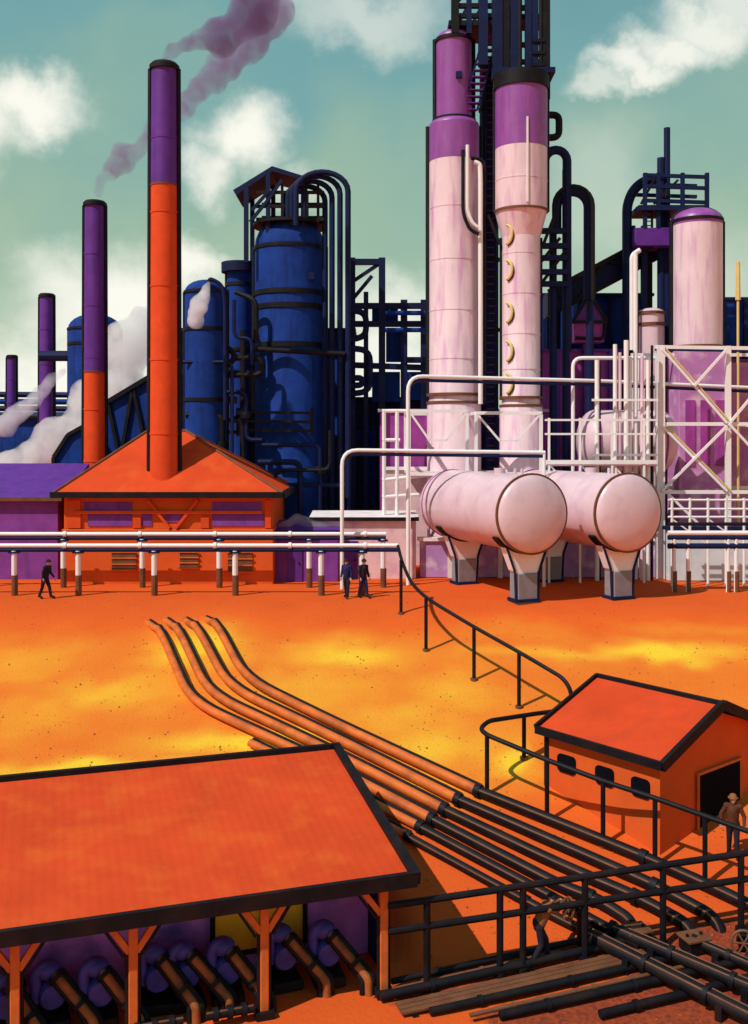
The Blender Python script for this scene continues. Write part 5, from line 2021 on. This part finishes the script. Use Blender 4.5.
# two figures walking past the pale pink pump house
for px, lab, yaw, mt in ((347, 'figure in dark blue clothes walking past the trestle posts, left of the pair', R(-20), ('cloth_navy', 'cloth_dark', 'skin')),
                         (363, 'figure in dark clothes walking past the trestle posts, right of the pair', R(35), ('cloth_dark', 'cloth_navy', 'skin'))):
    Yp = 47.0
    person(lab, (XX(px, Yp), Yp, gz0(Yp)), yaw + PI, stand(.06, .2), mt, 1.02, .02)
Yp = 46.8
person('lone dark figure walking stooped before the boiler house near the left edge', (XX(45, Yp), Yp, gz0(Yp)), R(-110), stand(.18, .24, ((.22, .18), (.22, -.1))), ('cloth_dark', 'cloth_dark', 'skin'), 1.02, .02)

# ------------------------------------------------------------------ light and sky
sd = Vector((-.50, -.40, .77)).normalized()
el = math.asin(sd.z)
az = math.atan2(sd.x, sd.y)
L = bpy.data.lights.new('sun', 'SUN')
L.energy = 3.6
L.angle = R(0.5)
L.color = (1.0, 0.94, 0.85)
lo = bpy.data.objects.new('sun', L)
COL.objects.link(lo)
lo.rotation_mode = 'QUATERNION'
lo.rotation_quaternion = sd.to_track_quat('Z', 'Y')
lo.location = sd * 100

world = bpy.data.worlds.new('World')
scn.world = world
world.use_nodes = True
nt = world.node_tree
bg = nt.nodes['Background']
bg.inputs['Strength'].default_value = 0.1
sky = nt.nodes.new('ShaderNodeTexSky')
sky.sky_type = 'NISHITA'
sky.sun_disc = False
sky.sun_elevation = el
sky.sun_rotation = az
N = nt.nodes.new
LK = nt.links.new
tc = N('ShaderNodeTexCoord')


def math_node(op, a, b=None, c=None, clamp=False):
    n = N('ShaderNodeMath')
    n.operation = op
    n.use_clamp = clamp
    for i, v in enumerate((a, b, c)):
        if v is None:
            continue
        if isinstance(v, (int, float)):
            n.inputs[i].default_value = v
        else:
            LK(v, n.inputs[i])
    return n.outputs[0]


sep = N('ShaderNodeSeparateXYZ')
LK(tc.outputs['Generated'], sep.inputs[0])
# colour by elevation: teal overhead, pale green to the horizon
ramp = N('ShaderNodeValToRGB')
K = 7.2
el_ = ramp.color_ramp.elements
el_[0].position = 0.0
el_[0].color = (0.74, 0.82, 0.62, 1)
el_[1].position = 0.62
el_[1].color = (0.15, 0.39, 0.46, 1)
for p, cc in ((0.10, (0.60, 0.75, 0.52, 1)), (0.22, (0.43, 0.65, 0.46, 1)), (0.36, (0.24, 0.52, 0.51, 1))):
    x = el_.new(p)
    x.color = cc
nz = N('ShaderNodeTexNoise')
nz.inputs['Scale'].default_value = 5.0
nz.inputs['Detail'].default_value = 6
LK(tc.outputs['Generated'], nz.inputs['Vector'])
rz = math_node('MULTIPLY_ADD', nz.outputs['Fac'], 0.42, math_node('ADD', sep.outputs['Z'], -0.21))
LK(rz, ramp.inputs[0])
scaled = N('ShaderNodeMix')
scaled.data_type = 'RGBA'
scaled.blend_type = 'MULTIPLY'
scaled.inputs[0].default_value = 1.0
LK(ramp.outputs[0], scaled.inputs[6])
scaled.inputs[7].default_value = (K, K, K, 1)
base = N('ShaderNodeMix')
base.data_type = 'RGBA'
base.inputs[0].default_value = 0.88
LK(sky.outputs[0], base.inputs[6])
LK(scaled.outputs[2], base.inputs[7])
# clouds: soft elongated banks at fixed bearings, edges broken by noise
warp = N('ShaderNodeTexNoise')
warp.inputs['Scale'].default_value = 9.0
warp.inputs['Detail'].default_value = 7
warp.inputs['Roughness'].default_value = 0.6
LK(tc.outputs['Generated'], warp.inputs['Vector'])
wv_ = N('ShaderNodeVectorMath')
wv_.operation = 'MULTIPLY_ADD'
LK(warp.outputs['Color'], wv_.inputs[0])
wv_.inputs[1].default_value = (.13, .13, .13)
LK(tc.outputs['Generated'], wv_.inputs[2])
off = N('ShaderNodeVectorMath')
off.operation = 'ADD'
LK(wv_.outputs[0], off.inputs[0])
off.inputs[1].default_value = (-.065, -.065, -.065)
cl = None
for px, py, rx, ry, amt in ((22, 108, 50, 28, 1.), (-40, 122, 55, 34, 1.), (236, 136, 38, 34, 1.), (208, 172, 34, 28, .85), (292, 175, 28, 20, .4),
                            (120, 318, 95, 52, 1.), (60, 372, 95, 45, 1.), (205, 268, 48, 26, 1.), (0, 400, 120, 40, .9), (360, 18, 80, 26, .5),
                            (706, 22, 48, 24, .85), (668, 48, 44, 20, .9), (636, 72, 38, 16, .9), (608, 94, 30, 12, .6), (748, 0, 44, 24, .7), (400, 318, 60, 40, .8),
                            (380, 360, 80, 36, .9), (690, 300, 80, 60, .35), (600, 200, 60, 60, .25)):
    cdir = Vector(((px - CX) / F, 1.0, (HY - py) / F)).normalized()
    v = N('ShaderNodeVectorMath')
    v.operation = 'SUBTRACT'
    LK(off.outputs[0], v.inputs[0])
    v.inputs[1].default_value = cdir
    v2 = N('ShaderNodeVectorMath')
    v2.operation = 'MULTIPLY'
    LK(v.outputs[0], v2.inputs[0])
    v2.inputs[1].default_value = (F / rx, F / (rx + ry), F / ry)
    ln = N('ShaderNodeVectorMath')
    ln.operation = 'LENGTH'
    LK(v2.outputs[0], ln.inputs[0])
    mr = N('ShaderNodeMapRange')
    mr.interpolation_type = 'SMOOTHSTEP'
    mr.inputs[1].default_value = 1.5
    mr.inputs[2].default_value = 0.2
    mr.inputs[3].default_value = 0.0
    mr.inputs[4].default_value = amt
    LK(ln.outputs['Value'], mr.inputs[0])
    cl = mr.outputs[0] if cl is None else math_node('MAXIMUM', cl, mr.outputs[0])
cm = N('ShaderNodeMix')
cm.data_type = 'RGBA'
LK(cl, cm.inputs[0])
LK(base.outputs[2], cm.inputs[6])
cm.inputs[7].default_value = (9.0, 8.9, 8.0, 1)
LK(cm.outputs[2], bg.inputs['Color'])

# ------------------------------------------------------------------ camera and render settings
cam = bpy.data.cameras.new('camera')
co = bpy.data.objects.new('camera', cam)
COL.objects.link(co)
co.location = (0, 0, CZ)
co.rotation_euler = (PI / 2, 0, 0)
cam.sensor_fit = 'VERTICAL'
cam.sensor_height = 36
cam.sensor_width = 36 * 748 / 1024
cam.lens = 36 * F / 1024
cam.shift_y = -(512 - HY) / 1024
cam.clip_start = 0.5
cam.clip_end = 12000
scn.camera = co
scn.render.resolution_x, scn.render.resolution_y = 748, 1024
scn.view_settings.view_transform = 'Standard'
scn.view_settings.look = 'None'
scn.view_settings.exposure = 0.12
scn.view_settings.gamma = 1
scn.render.engine = 'CYCLES'
scn.cycles.use_denoising = True
scn.cycles.max_bounces = 14
scn.cycles.volume_bounces = 14
scn.cycles.volume_step_rate = 0.35
scn.cycles.diffuse_bounces = 4
scn.cycles.glossy_bounces = 3
for o in bpy.data.objects:
    if '_w' in o:
        del o['_w']
